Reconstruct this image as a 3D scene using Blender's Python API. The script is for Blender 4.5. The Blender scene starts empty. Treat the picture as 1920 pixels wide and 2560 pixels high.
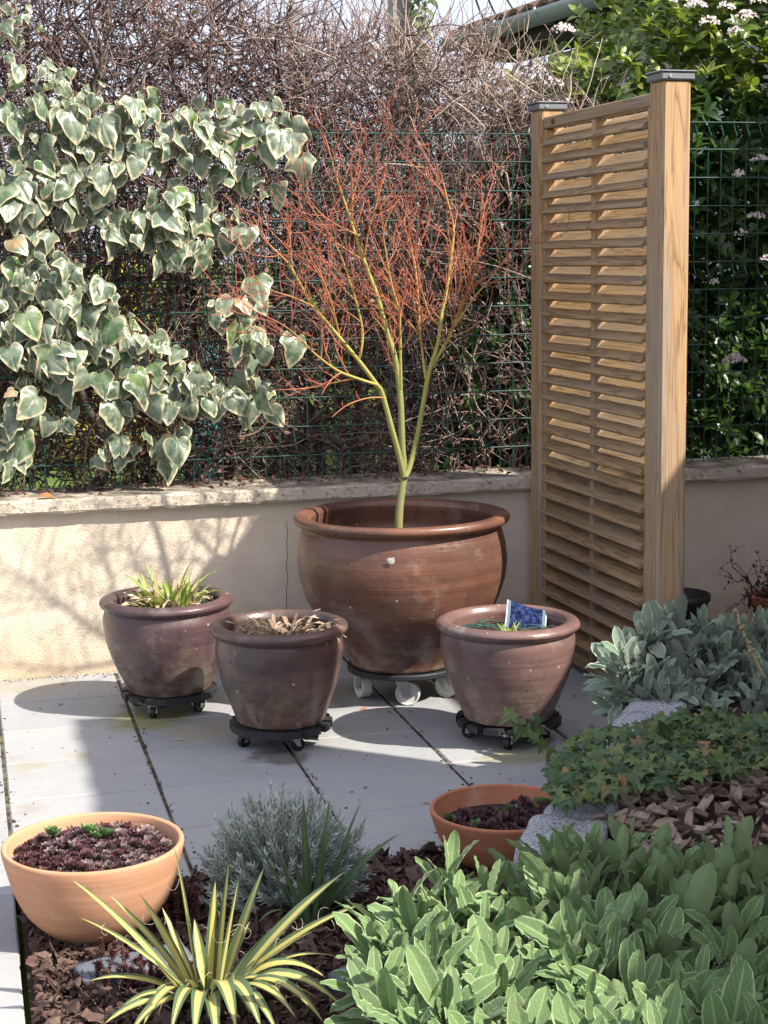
import bpy, math
import numpy as np
from mathutils import Matrix, Vector
rng = np.random.default_rng(7)
SC = bpy.context.scene
COL = SC.collection
PI = math.pi

# ------------------------------------------------------------------ camera
FPX, YAW, PITCH, ROLL, EYE = 4200.0, math.radians(14.027), math.radians(8.557), math.radians(.779), 1.37
FW = np.array([math.sin(YAW)*math.cos(PITCH), math.cos(YAW)*math.cos(PITCH), -math.sin(PITCH)])
_r = np.array([math.cos(YAW), -math.sin(YAW), 0.0]); _u = np.cross(_r, FW)
RT = math.cos(ROLL)*_r - math.sin(ROLL)*_u
UP = math.sin(ROLL)*_r + math.cos(ROLL)*_u
CAM = np.array([0, 0, EYE])
cd = bpy.data.cameras.new('camera'); co = bpy.data.objects.new('camera', cd); COL.objects.link(co)
cd.sensor_fit = 'VERTICAL'; cd.sensor_height = 36; cd.sensor_width = 27; cd.lens = 36*FPX/2560
cd.clip_start = .05; cd.clip_end = 2000
co.matrix_world = Matrix(((RT[0], UP[0], -FW[0], 0), (RT[1], UP[1], -FW[1], 0), (RT[2], UP[2], -FW[2], EYE), (0, 0, 0, 1)))
SC.camera = co
DS = 1920/1659.0
def ray(x, y):                                    # measuring aid: x, y in the 1659 x 2212 survey of the photograph
    return RT*(x*DS-960)/FPX + UP*(1280-y*DS)/FPX + FW
def at(x, y, Y):                                  # point at depth Y
    d = ray(x, y); return CAM + d*(Y/d[1])
def onz(x, y, z=0.0):                             # point at height z
    d = ray(x, y); return CAM + d*((z-EYE)/d[2])

# ------------------------------------------------------------------ light
SUN = np.array([1.2, -1.05, 1.58]); SUN = SUN/np.linalg.norm(SUN)
EL = math.asin(SUN[2])
wd = bpy.data.worlds.new('World'); SC.world = wd; wd.use_nodes = True
wn = wd.node_tree
sky = wn.nodes.new('ShaderNodeTexSky'); sky.sky_type = 'NISHITA'; sky.sun_disc = False
sky.sun_elevation = EL; sky.sun_rotation = math.atan2(SUN[0], SUN[1])
sky.air_density = 1.0; sky.dust_density = 4.0; sky.ozone_density = 1.0
wn.nodes['Background'].inputs[1].default_value = .15
# thin bright veil of high cloud over the clear sky
_tc = wn.nodes.new('ShaderNodeTexCoord'); _mp = wn.nodes.new('ShaderNodeMapping'); _mp.inputs['Scale'].default_value = (1, 1, 2.6)
_cn = wn.nodes.new('ShaderNodeTexNoise'); _cn.inputs['Scale'].default_value = 2.2; _cn.inputs['Detail'].default_value = 6
_mr = wn.nodes.new('ShaderNodeMapRange'); _mr.inputs[1].default_value = .3; _mr.inputs[2].default_value = .7; _mr.inputs[3].default_value = .62; _mr.inputs[4].default_value = .9
_mx = wn.nodes.new('ShaderNodeMix'); _mx.data_type = 'RGBA'; _mx.inputs[7].default_value = (3.15, 3.3, 3.95, 1)
wn.links.new(_tc.outputs['Generated'], _mp.inputs[0]); wn.links.new(_mp.outputs[0], _cn.inputs['Vector']); wn.links.new(_cn.outputs[0], _mr.inputs[0]); wn.links.new(_mr.outputs[0], _mx.inputs[0])
wn.links.new(sky.outputs[0], _mx.inputs[6]); wn.links.new(_mx.outputs[2], wn.nodes['Background'].inputs[0])
sl = bpy.data.lights.new('sun', 'SUN'); sl.energy = 4.3; sl.angle = math.radians(.7); sl.color = (1, .94, .84)
so = bpy.data.objects.new('sun', sl); COL.objects.link(so)
so.rotation_euler = Vector(SUN).to_track_quat('Z', 'Y').to_euler()
SC.view_settings.view_transform = 'Standard'; SC.view_settings.look = 'None'
SC.view_settings.exposure = 1.14; SC.view_settings.gamma = 1
SC.cycles.max_bounces = 6; SC.cycles.diffuse_bounces = 3; SC.cycles.transparent_max_bounces = 6

# ------------------------------------------------------------------ helpers
def build(name, V, F, mat, parent=None, smooth=False, attrs=None, vec=None, matidx=None):
    """one mesh object from a vertex array and a list of (m, k) index arrays"""
    me = bpy.data.meshes.new(name)
    V = np.asarray(V, np.float32).reshape(-1, 3)
    F = [np.asarray(f, np.int32) for f in (F if isinstance(F, list) else [F]) if len(f)]
    nl = sum(f.size for f in F); npoly = sum(len(f) for f in F)
    me.vertices.add(len(V)); me.vertices.foreach_set('co', V.ravel())
    me.loops.add(nl); me.polygons.add(npoly)
    me.loops.foreach_set('vertex_index', np.concatenate([f.ravel() for f in F]))
    tot = np.concatenate([np.full(len(f), f.shape[1]) for f in F])
    me.polygons.foreach_set('loop_start', np.concatenate([[0], np.cumsum(tot)[:-1]]).astype(np.int32))
    if matidx is not None: me.polygons.foreach_set('material_index', np.asarray(matidx, np.int32))
    me.polygons.foreach_set('use_smooth', np.full(npoly, bool(smooth)))
    me.update(calc_edges=True); me.validate()
    for k, a in (attrs or {}).items():
        t = me.attributes.new(k, 'FLOAT', 'POINT'); t.data.foreach_set('value', np.asarray(a, np.float32).ravel())
    for k, a in (vec or {}).items():
        t = me.attributes.new(k, 'FLOAT_VECTOR', 'POINT'); t.data.foreach_set('vector', np.asarray(a, np.float32).ravel())
    for m in (mat if isinstance(mat, (list, tuple)) else [mat]): me.materials.append(m)
    o = bpy.data.objects.new(name, me); COL.objects.link(o)
    if parent: o.parent = parent
    return o
def tag(o, label=None, cat=None, group=None, kind=None):
    for k, v in (('label', label), ('category', cat), ('group', group), ('kind', kind)):
        if v: o[k] = v
    return o
def thing(name, label, cat, loc=(0, 0, 0), rz=0, group=None):
    o = bpy.data.objects.new(name, None); COL.objects.link(o); o.empty_display_size = .05
    o.location = loc; o.rotation_euler = (0, 0, rz)
    return tag(o, label, cat, group)
def copy_tree(o, parent=None):
    c = o.copy(); COL.objects.link(c)
    if parent: c.parent = parent
    for ch in [x for x in bpy.data.objects if x.parent == o]: copy_tree(ch, c)
    return c
class MB:
    """collects shapes into one mesh"""
    def __init__(s): s.V = []; s.F = {}; s.n = 0; s.A = []
    def add(s, V, F, rnd=0.0):
        V = np.asarray(V, float).reshape(-1, 3)
        for f in (F if isinstance(F, list) else [F]):
            f = np.asarray(f); s.F.setdefault(f.shape[1], []).append(f+s.n)
        s.V.append(V); s.n += len(V); s.A.append(np.full(len(V), rnd) if np.isscalar(rnd) else rnd)
        return s
    def box(s, c, d, rot=None, bev=0.0, rnd=0.0):
        c = np.asarray(c, float); h = np.asarray(d, float)/2
        if bev > 0:
            V = []; 
            for sx in (-1, 1):
                for sy in (-1, 1):
                    for sz in (-1, 1):
                        k = np.array([sx, sy, sz])
                        for a in range(3):
                            p = k*(h-bev); p[a] = k[a]*h[a]; V.append(p)
            V = np.array(V); ix = lambda sx, sy, sz, a: ((sx*2+sy)*2+sz)*3+a
            Q = []; T = []
            for a in range(3):
                b, e = (a+1) % 3, (a+2) % 3
                for sg in (0, 1):
                    f = []
                    for (i, j) in ((0, 0), (1, 0), (1, 1), (0, 1)):
                        k = [0, 0, 0]; k[a] = sg; k[b] = i; k[e] = j; f.append(ix(*k, a))
                    Q.append(f if sg else f[::-1])
            for a in range(3):
                b, e = (a+1) % 3, (a+2) % 3
                for i in (0, 1):
                    for j in (0, 1):
                        k0 = [0, 0, 0]; k0[b] = i; k0[e] = j; k1 = list(k0); k1[a] = 1
                        f = [ix(*k0, b), ix(*k1, b), ix(*k1, e), ix(*k0, e)]
                        Q.append(f if (i == j) else f[::-1])
            for sx in (0, 1):
                for sy in (0, 1):
                    for sz in (0, 1):
                        f = [ix(sx, sy, sz, a) for a in range(3)]
                        T.append(f if (sx+sy+sz) % 2 else f[::-1])
            F = [np.array(Q), np.array(T)]
        else:
            V = np.array([[x, y, z] for x in (-1, 1) for y in (-1, 1) for z in (-1, 1)])*h
            F = [np.array([[0, 1, 3, 2], [4, 6, 7, 5], [0, 4, 5, 1], [2, 3, 7, 6], [0, 2, 6, 4], [1, 5, 7, 3]])]
        if rot is not None: V = V @ np.asarray(rot, float).T
        return s.add(V+c, F, rnd)
    def lathe(s, prof, n=48, c=(0, 0, 0), rot=None, rnd=0.0, closed=False):
        P = np.asarray(prof, float); a = np.arange(n)*2*PI/n
        V = np.stack([np.cos(a)[None]*P[:, :1], np.sin(a)[None]*P[:, :1], np.repeat(P[:, 1:], n, 1)], -1)
        i = np.arange(len(P)-1)[:, None]*n; j = np.arange(n)[None]; k = (j+1) % n
        F = np.stack([i+j, i+k, i+n+k, i+n+j], -1).reshape(-1, 4)
        V = V.reshape(-1, 3)
        if rot is not None: V = V @ np.asarray(rot, float).T
        return s.add(V+np.asarray(c), F, rnd)
    def tube(s, pts, rad, n=8, rnd=0.0, cap=True):
        pts = np.asarray(pts, float); rad = np.broadcast_to(rad, (len(pts),))
        V, F = tubes(pts[None], np.asarray(rad)[None], n)
        s.add(V, F, rnd)
        if cap:
            b = s.n-len(V)
            s.F.setdefault(n, []).append(np.array([list(range(b+n-1, b-1, -1)), list(range(b+(len(pts)-1)*n, b+len(pts)*n))]))
        return s
    def done(s, name, mat, parent=None, smooth=False):
        return build(name, np.concatenate(s.V), [np.concatenate(v) for v in s.F.values()], mat, parent, smooth, {'rnd': np.concatenate(s.A)})
def unit(v): return v/np.maximum(np.linalg.norm(v, axis=-1, keepdims=True), 1e-9)
def tubes(P, R, n=3):
    """(N, K, 3) centre lines with (N, K) radii -> vertices, quads"""
    N, K, _ = P.shape
    T = np.gradient(P, axis=1); T = unit(T)
    ref = np.where(np.abs(T[:, :1, 2:]) > .8, np.array([[[1., .1, 0]]]), np.array([[[.1, .05, 1.]]]))
    A = unit(np.cross(T, np.broadcast_to(ref, T.shape))); B = np.cross(T, A)
    a = np.arange(n)*2*PI/n
    V = P[:, :, None]+R[:, :, None, None]*(A[:, :, None]*np.cos(a)[None, None, :, None]+B[:, :, None]*np.sin(a)[None, None, :, None])
    b = (np.arange(N)[:, None, None]*K+np.arange(K-1)[None, :, None])*n
    j = np.arange(n)[None, None]; k = (j+1) % n
    F = np.stack([b+j, b+k, b+n+k, b+n+j], -1).reshape(-1, 4)
    return V.reshape(-1, 3), F
def gridfaces(N, Rw, Cc):
    b = np.arange(N)[:, None, None]*Rw*Cc+np.arange(Rw-1)[None, :, None]*Cc+np.arange(Cc-1)[None, None]
    return np.stack([b, b+1, b+Cc+1, b+Cc], -1).reshape(-1, 4)
def ribbons(cen, side, nrm, w, cols=5, fold=0.0, ruffle=0.0, rfreq=14.0):
    """(N,R,3) centre lines, side and normal vectors, (N,R) half widths -> V, F, uv, rnd"""
    N, Rw, _ = cen.shape
    u = np.linspace(-1, 1, cols)
    off = w[:, :, None]*u[None, None]
    v = np.linspace(0, 1, Rw)
    ph = rng.uniform(0, 6.28, (N, 1, 1)); sg = np.sign(u)[None, None]
    z = fold*np.abs(off)+ruffle*w.max(1)[:, None, None]*np.sin(rfreq*v[None, :, None]+ph+1.7*sg)*(np.abs(u)**2)[None, None]
    V = cen[:, :, None]+side[:, :, None]*off[..., None]+nrm[:, :, None]*z[..., None]
    uv = np.stack(np.broadcast_arrays(u[None, None], v[None, :, None], np.zeros((N, 1, 1))), -1)
    rnd = np.broadcast_to(rng.random((N, 1, 1)), (N, Rw, cols))
    return V.reshape(-1, 3), gridfaces(N, Rw, cols), uv.reshape(-1, 3), rnd.ravel()
def leaves(base, d, up, L, W, prof, curl=0.0, rows=6, cols=3, fold=0.0, ruffle=0.0, rfreq=14., c0=0.0):
    """leaves growing from base along d, upper face towards up; curl bends the tip down"""
    base = np.asarray(base, float); N = len(base)
    d = unit(np.asarray(d, float)); up = np.broadcast_to(np.asarray(up, float), d.shape)
    s = unit(np.cross(d, up)); n = np.cross(s, d)
    v = np.linspace(0, 1, rows); curl = np.broadcast_to(curl, (N,))
    ang = c0+curl[:, None]*v[None]
    ca, sa = np.cos(ang), np.sin(ang)
    dv = np.diff(v)[None]
    y = np.concatenate([np.zeros((N, 1)), np.cumsum((ca[:, 1:]+ca[:, :-1])/2*dv, 1)], 1)*np.broadcast_to(L, (N,))[:, None]
    z = -np.concatenate([np.zeros((N, 1)), np.cumsum((sa[:, 1:]+sa[:, :-1])/2*dv, 1)], 1)*np.broadcast_to(L, (N,))[:, None]
    cen = base[:, None]+d[:, None]*y[..., None]+n[:, None]*z[..., None]
    nn = n[:, None]*ca[..., None]+d[:, None]*sa[..., None]
    w = np.interp(v, prof[0], prof[1])[None]*np.broadcast_to(W, (N,))[:, None]/2
    return ribbons(cen, np.broadcast_to(s[:, None], cen.shape), nn, w, cols, fold, ruffle, rfreq)
def fan(outline, rings=(0, .5, .82, 1.0)):
    """flat leaf outline (n,2) as concentric rings -> template vertices, faces, edge"""
    O = np.asarray(outline, float); n = len(O)
    V = [np.zeros((1, 2))]+[O*r for r in rings[1:]]
    e = np.concatenate([[0]]+[np.full(n, r) for r in rings[1:]])
    j = np.arange(n); k = (j+1) % n
    T = np.stack([np.zeros(n, int), 1+j, 1+k], -1)
    Q = np.concatenate([np.stack([1+r*n+j, 1+(r+1)*n+j, 1+(r+1)*n+k, 1+r*n+k], -1) for r in range(len(rings)-2)])
    return np.concatenate(V), T, Q, e
def place_fans(tpl, pos, d, up, size, cup=.25, wav=.06):
    V2, T, Q, e = tpl; N = len(pos); m = len(V2)
    d = unit(d); s = unit(np.cross(d, up)); n = np.cross(s, d)
    size = np.broadcast_to(size, (N,))
    x = np.broadcast_to(V2[:, 0], (N, m)); y = np.broadcast_to(V2[:, 1], (N, m))
    ph = rng.uniform(0, 6.28, (N, 1)); k = rng.normal(cup, .15, (N, 1))
    th = np.arctan2(x, y)
    z = -k*x**2-k*.8*(y-.2)**2+wav*np.sin(4*th+ph)*e[None]**2 - .05*np.exp(-(x/.04)**2)*e[None]
    V = pos[:, None]+size[:, None, None]*(s[:, None]*x[..., None]+d[:, None]*y[..., None]+n[:, None]*z[..., None])
    o = (np.arange(N)*m)[:, None, None]
    uv = np.stack([x, y, np.broadcast_to(e, (N, m))], -1)
    return V.reshape(-1, 3), [(T[None]+o).reshape(-1, 3), (Q[None]+o).reshape(-1, 4)], uv.reshape(-1, 3), np.repeat(rng.random(N), m)

# ------------------------------------------------------------------ material kit
class NT:
    def __init__(s, name):
        s.m = bpy.data.materials.new(name); s.m.use_nodes = True; s.t = s.m.node_tree
        s.b = s.t.nodes['Principled BSDF']; s.out = s.t.nodes['Material Output']
    def n(s, ty, ins=None, out=0, **props):
        x = s.t.nodes.new('ShaderNode'+ty)
        for k, v in props.items(): setattr(x, k, v)
        for k, v in (ins or {}).items(): s.set(x.inputs[k], v)
        return x.outputs[out]
    def set(s, sock, v):
        if hasattr(v, 'is_output'): s.t.links.new(v, sock)
        else:
            if hasattr(v, '__len__') and len(v) == 3 and sock.type == 'RGBA': v = (*v, 1)
            sock.default_value = v
    def P(s, **kw):
        al = {'col': 'Base Color', 'rough': 'Roughness', 'spec': 'Specular IOR Level', 'nrm': 'Normal', 'metal': 'Metallic', 'coat': 'Coat Weight', 'sheen': 'Sheen Weight'}
        for k, v in kw.items(): s.set(s.b.inputs[al.get(k, k)], v)
        return s
    def attr(s, a, vec=False): return s.n('Attribute', out=1 if vec else 2, attribute_name=a)
    def obj(s, scale=(1, 1, 1)):
        c = s.n('TexCoord', out=3)
        return c if scale == (1, 1, 1) else s.n('Mapping', {'Vector': c, 'Scale': scale})
    def noise(s, sc, det=3, vec=None, rough=.55, dist=0.0):
        return s.n('TexNoise', {'Vector': vec if vec is not None else s.obj(), 'Scale': sc, 'Detail': det, 'Roughness': rough, 'Distortion': dist})
    def ramp(s, f, stops):
        x = s.t.nodes.new('ShaderNodeValToRGB'); e = x.color_ramp.elements
        while len(e) < len(stops): e.new(.5)
        for q, (p, c) in zip(e, stops):
            q.position = p; q.color = (*c, 1) if hasattr(c, '__len__') else (c, c, c, 1)
        s.set(x.inputs[0], f); return x.outputs[0]
    def mix(s, f, a, b, mode='MIX'):
        x = s.t.nodes.new('ShaderNodeMix'); x.data_type = 'RGBA'; x.blend_type = mode
        s.set(x.inputs[0], f); s.set(x.inputs[6], a); s.set(x.inputs[7], b); return x.outputs[2]
    def math(s, op, a, b=0.0):
        x = s.t.nodes.new('ShaderNodeMath'); x.operation = op; s.set(x.inputs[0], a); s.set(x.inputs[1], b); return x.outputs[0]
    def sep(s, v, i): return s.n('SeparateXYZ', {'Vector': v}, out=i)
    def bump(s, h, st=.5, dist=.01): return s.n('Bump', {'Height': h, 'Strength': st, 'Distance': dist})
    def hsv(s, col, h=.5, sa=1., v=1.): return s.n('HueSaturation', {'Color': col, 'Hue': h, 'Saturation': sa, 'Value': v})
    def translucent(s, col, f=.25):
        t = s.n('BsdfTranslucent', {'Color': col}); m = s.n('MixShader', {0: f, 1: s.b.outputs[0], 2: t})
        s.t.links.new(m, s.out.inputs[0]); return s
def plain(name, col, rough=.6, metal=0., spec=.5, nz=0.0, nsc=60.):
    t = NT(name); c = col
    if nz: c = t.mix(t.noise(nsc, 4), tuple(np.array(col)*(1-nz)), tuple(np.minimum(np.array(col)*(1+nz), 1)))
    return t.P(col=c, rough=rough, metal=metal, spec=spec).m

def m_slab():
    t = NT('slab_stone'); r = t.attr('rnd')
    n1 = t.noise(7, 6); n2 = t.noise(40, 5); n3 = t.noise(2.2, 3); n4 = t.noise(220, 3)
    c = t.ramp(r, [(0, (.245, .25, .265)), (.5, (.295, .30, .31)), (1, (.34, .338, .335))])
    c = t.mix(t.ramp(n1, [(.35, 0), (.7, .55)]), c, (.29, .29, .295))
    c = t.mix(t.ramp(n3, [(.5, 0), (.75, .38)]), c, (.41, .385, .33))
    c = t.mix(t.ramp(n4, [(.6, 0), (.75, .22)]), c, (.2, .2, .19))
    c = t.mix(t.ramp(t.noise(3.7, 6), [(.58, 0), (.72, .5)]), c, (.23, .215, .17))
    c = t.mix(t.ramp(t.noise(1.7, 7, rough=.65), [(.60, 0), (.68, .45)]), c, (.25, .24, .12))
    c = t.mix(t.ramp(t.noise(16, 6, t.obj((.35, 1, 1)), rough=.7), [(.55, 0), (.7, .35)]), c, (.38, .37, .36))
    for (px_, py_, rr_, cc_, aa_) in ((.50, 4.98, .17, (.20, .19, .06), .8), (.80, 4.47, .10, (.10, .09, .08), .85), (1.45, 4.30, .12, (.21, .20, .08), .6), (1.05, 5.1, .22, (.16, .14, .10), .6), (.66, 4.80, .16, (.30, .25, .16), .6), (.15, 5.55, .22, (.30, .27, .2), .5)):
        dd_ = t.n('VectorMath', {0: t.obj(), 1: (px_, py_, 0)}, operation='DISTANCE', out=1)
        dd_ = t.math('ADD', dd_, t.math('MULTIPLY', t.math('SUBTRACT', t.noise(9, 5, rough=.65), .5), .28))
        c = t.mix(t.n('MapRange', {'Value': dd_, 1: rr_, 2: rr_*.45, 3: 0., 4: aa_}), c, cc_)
    h = t.math('ADD', t.math('MULTIPLY', n1, 1.), t.math('MULTIPLY', n2, .35))
    return t.P(col=c, rough=.75, spec=.35, nrm=t.bump(h, .55, .01)).m
def m_joint():
    t = NT('joint_sand')
    c = t.ramp(t.noise(28, 5), [(.42, (.025, .022, .017)), (.53, (.075, .068, .045)), (.62, (.13, .125, .05)), (.72, (.26, .24, .17))])
    return t.P(col=c, rough=.95, nrm=t.bump(t.noise(150, 3), .8, .01)).m
def m_stucco():
    t = NT('cream_render'); v = t.obj()
    n1 = t.noise(120, 4); n2 = t.noise(1.6, 4); n3 = t.noise(260, 2)
    c = t.ramp(t.noise(9, 5), [(.3, (.60, .50, .385)), (.7, (.68, .58, .46))])
    z = t.sep(v, 2)
    streak = t.noise(5.5, 4, t.obj((1, 1, .12)))
    c = t.mix(t.math('MULTIPLY', t.ramp(streak, [(.54, 0), (.75, .35)]), 1.), c, (.44, .385, .31))
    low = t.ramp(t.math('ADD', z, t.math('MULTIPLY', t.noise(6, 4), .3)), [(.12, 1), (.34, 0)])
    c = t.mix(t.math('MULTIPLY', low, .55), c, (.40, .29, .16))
    h = t.math('ADD', n1, t.math('MULTIPLY', n3, .35))
    return t.P(col=c, rough=.92, spec=.2, nrm=t.bump(h, .7, .005)).m
def m_coping():
    t = NT('coping_concrete'); v = t.obj()
    x = t.sep(v, 0)
    c = t.ramp(t.noise(14, 6), [(.3, (.47, .40, .31)), (.6, (.60, .52, .42))])
    g = t.ramp(t.noise(22, 6), [(.3, (.10, .095, .09)), (.6, (.27, .26, .245))])
    f = t.n('MapRange', {'Value': x, 1: 1.9, 2: 2.2}); c = t.mix(f, c, g)
    pits = t.noise(60, 5, rough=.7)
    c = t.mix(t.ramp(pits, [(.60, 0), (.70, .6)]), c, (.16, .13, .1))
    zz = t.sep(t.n('NewGeometry', out=1), 2)
    topdirt = t.math('MULTIPLY', t.ramp(zz, [(.6, 0), (.9, 1)]), t.ramp(t.noise(11, 5), [(.38, 0), (.6, .8)]))
    c = t.mix(topdirt, c, (.12, .105, .085))
    return t.P(col=c, rough=.95, spec=.15, nrm=t.bump(t.math('SUBTRACT', t.noise(45, 6, rough=.7), t.math('MULTIPLY', t.ramp(pits, [(.58, 0), (.7, 1)]), .5)), .9, .012)).m
def m_glaze(name, c_hi, c_lo, c_spot, light=0.0, seed=0.0):
    t = NT(name); v = t.obj((1, 1, 1)); z = t.sep(v, 2)
    off = t.n('Mapping', {'Vector': v, 'Location': (seed, seed*.7, seed*.3)})
    st = t.noise(3.2, 6, t.n('Mapping', {'Vector': off, 'Scale': (1.2, 1.2, 14)}))
    bl = t.noise(4.5, 3, off)
    c = t.mix(t.ramp(bl, [(.38, 0), (.62, 1)]), c_lo, c_hi)
    c = t.mix(t.ramp(st, [(.35, 0), (.7, .55)]), c, tuple(np.array(c_lo)*.55))
    ring = t.noise(2.0, 4, t.n('Mapping', {'Vector': off, 'Scale': (.6, .6, 55)}))
    c = t.mix(t.ramp(ring, [(.62, 0), (.74, .4)]), c, c_spot)
    low = t.n('MapRange', {'Value': t.math('ADD', z, t.math('MULTIPLY', t.noise(7, 3, off), .16)), 1: .33, 2: .12})
    w = t.math('MULTIPLY', low, t.ramp(t.noise(16, 6, off, rough=.7), [(.42, 0), (.62, .7)]))
    c = t.mix(w, c, (.34, .28, .20))
    moss = t.math('MULTIPLY', low, t.ramp(t.noise(5, 3, t.n('Mapping', {'Vector': off, 'Location': (3, 1, 2)})), [(.55, 0), (.68, .55)]))
    c = t.mix(moss, c, (.17, .165, .06))
    vo = t.n('TexVoronoi', {'Vector': off, 'Scale': 34.}); vr = t.n('TexVoronoi', {'Vector': off, 'Scale': 34.}, out=1)
    sp = t.math('MULTIPLY', t.math('LESS_THAN', vo, t.math('MULTIPLY', t.sep(vr, 2), .15)), t.math('GREATER_THAN', t.sep(vr, 0), .45))
    c = t.mix(t.math('MULTIPLY', sp, .8), c, t.mix(t.math('GREATER_THAN', t.sep(vr, 1), .45), (.05, .035, .025), (.5, .43, .34)))
    h = t.math('ADD', t.math('MULTIPLY', ring, .35), t.math('MULTIPLY', t.noise(38, 5, off), .55))
    h = t.math('ADD', h, t.math('MULTIPLY', sp, .5))
    c = t.mix(t.ramp(t.noise(8, 7, off, rough=.72), [(.56, 0), (.70, .38)]), c, (.36, .30, .255))
    drip = t.noise(3.0, 5, t.n('Mapping', {'Vector': off, 'Scale': (9, 9, .8)}))
    c = t.mix(t.ramp(drip, [(.58, 0), (.72, .35)]), c, tuple(np.array(c_lo)*.5))
    rg = t.ramp(t.noise(12, 4, off), [(.3, .24), (.7, .42)])
    return t.P(col=c, rough=t.math('ADD', rg, t.math('MULTIPLY', w, .3)), spec=.5, nrm=t.bump(h, .38, .007)).m
def m_terra(name, col, pale=.35):
    t = NT(name); v = t.obj()
    st = t.noise(4, 5, t.obj((.5, .5, 22)))
    c = t.mix(t.ramp(st, [(.35, 0), (.65, 1)]), tuple(np.array(col)*.9), tuple(np.minimum(np.array(col)*1.08, 1)))
    c = t.mix(t.ramp(t.noise(6, 4), [(.5, 0), (.75, pale)]), c, (.55, .36, .24))
    c = t.mix(t.ramp(t.noise(11, 7, rough=.72), [(.54, 0), (.70, .32)]), c, (.62, .47, .36))
    c = t.mix(t.ramp(t.noise(23, 5), [(.66, 0), (.74, .4)]), c, (.28, .14, .07))
    low = t.n('MapRange', {'Value': t.math('ADD', t.sep(v, 2), t.math('MULTIPLY', t.noise(14, 4), .06)), 1: .085, 2: .03})
    c = t.mix(t.math('MULTIPLY', low, .6), c, (.22, .13, .08))
    return t.P(col=c, rough=.8, spec=.25, nrm=t.bump(t.math('ADD', st, t.math('MULTIPLY', t.noise(150, 3), .3)), .18, .004)).m
def m_wood(name, axis, base=(.40, .235, .11), dark=(.19, .095, .04), grey=0.0):
    t = NT(name); r = t.attr('rnd')
    sc = [26, 26, 26]; sc[axis] = 1.3
    v = t.obj(); sh = t.n('CombineXYZ', {0: t.math('MULTIPLY', r, 7.3), 1: t.math('MULTIPLY', r, 5.1), 2: t.math('MULTIPLY', r, 9.7)})
    v = t.n('VectorMath', {0: v, 1: sh}, operation='ADD')
    mv = t.n('Mapping', {'Vector': v, 'Scale': tuple(sc)})
    g = t.noise(1.0, 3, mv, dist=.6); 
    bands = t.math('FRACT', t.math('MULTIPLY', g, 7.0))
    sc2 = [420, 420, 420]; sc2[axis] = 9
    fine = t.noise(1.0, 2, t.n('Mapping', {'Vector': v, 'Scale': tuple(sc2)}))
    c = t.mix(t.ramp(bands, [(0, .75), (.12, .15), (.62, 0), (.93, .55), (1, .85)]), base, dark)
    c = t.mix(t.math('MULTIPLY', t.ramp(fine, [(.4, 0), (.7, 1)]), .25), c, tuple(np.array(dark)*.9))
    sk = [11, 11, 11]; sk[axis] = 4.5
    vo = t.n('TexVoronoi', {'Vector': t.n('Mapping', {'Vector': v, 'Scale': tuple(sk)}), 'Scale': 1.})
    c = t.mix(t.ramp(vo, [(.03, .7), (.10, 0)]), c, (.15, .075, .035))
    if grey:
        sg = [16, 16, 16]; sg[axis] = .9
        c = t.mix(t.ramp(t.noise(1., 4, t.n('Mapping', {'Vector': v, 'Scale': tuple(sg)})), [(.45, 0), (.62, grey)]), c, (.27, .245, .22))
    return t.P(col=c, rough=.62, spec=.3, nrm=t.bump(t.math('ADD', bands, fine), .14, .003)).m
def m_leaf(name, cols, rough=.45, spec=.4, trans=.2, vein=(0, 0, 0), veinw=.0, edge=None, edgew=.78, fuzz=0.0, back=None, var=.35, nsc=60.):
    """uv attribute: u across (-1..1), v along"""
    t = NT(name); uv = t.attr('luv', True); r = t.attr('rnd')
    u = t.math('ABSOLUTE', t.sep(uv, 0)); v = t.sep(uv, 1)
    k = len(cols); c = t.ramp(r, [(i/max(k-1, 1), q) for i, q in enumerate(cols)])
    c = t.mix(t.math('MULTIPLY', t.noise(nsc, 4), var), c, tuple(np.array(cols[0])*.55))
    if veinw:
        c = t.mix(t.ramp(u, [(veinw*.5, .85), (veinw, 0)]), c, vein)
        side = t.n('TexWave', {'Vector': t.n('CombineXYZ', {0: t.math('SUBTRACT', t.math('MULTIPLY', v, 2.2), t.math('MULTIPLY', u, .55)), 1: 0., 2: 0.}), 'Scale': 1.6, 'Distortion': 0.})
        c = t.mix(t.ramp(side, [(.0, .0), (.86, .0), (1, .35)]), c, vein)
    if edge:
        c = t.mix(t.ramp(t.math('ADD', u, t.math('MULTIPLY', t.math('SUBTRACT', t.noise(90, 2), .5), .25)), [(edgew, 0), (min(edgew+.14, .99), .9)]), c, edge)
    if fuzz:
        h = t.noise(900, 2); c = t.mix(t.math('MULTIPLY', h, fuzz), c, (.42, .46, .40))
    if fuzz: c = t.mix(t.math('MULTIPLY', t.ramp(t.noise(26, 4), [(.66, 0), (.72, .8)]), t.ramp(r, [(.72, 0), (.8, 1)])), c, (.20, .15, .07))
    bk = t.n('NewGeometry', out=6)
    if back: c = t.mix(bk, c, back)
    t.P(col=c, rough=rough, spec=spec, nrm=t.bump(t.noise(nsc*2.6, 4, rough=.65), .3+fuzz*1.6, .003+fuzz*.01))
    if fuzz: t.P(sheen=.12)
    return (t.translucent(t.hsv(c, .49, 1.15, 1.3), trans) if trans else t).m

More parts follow.
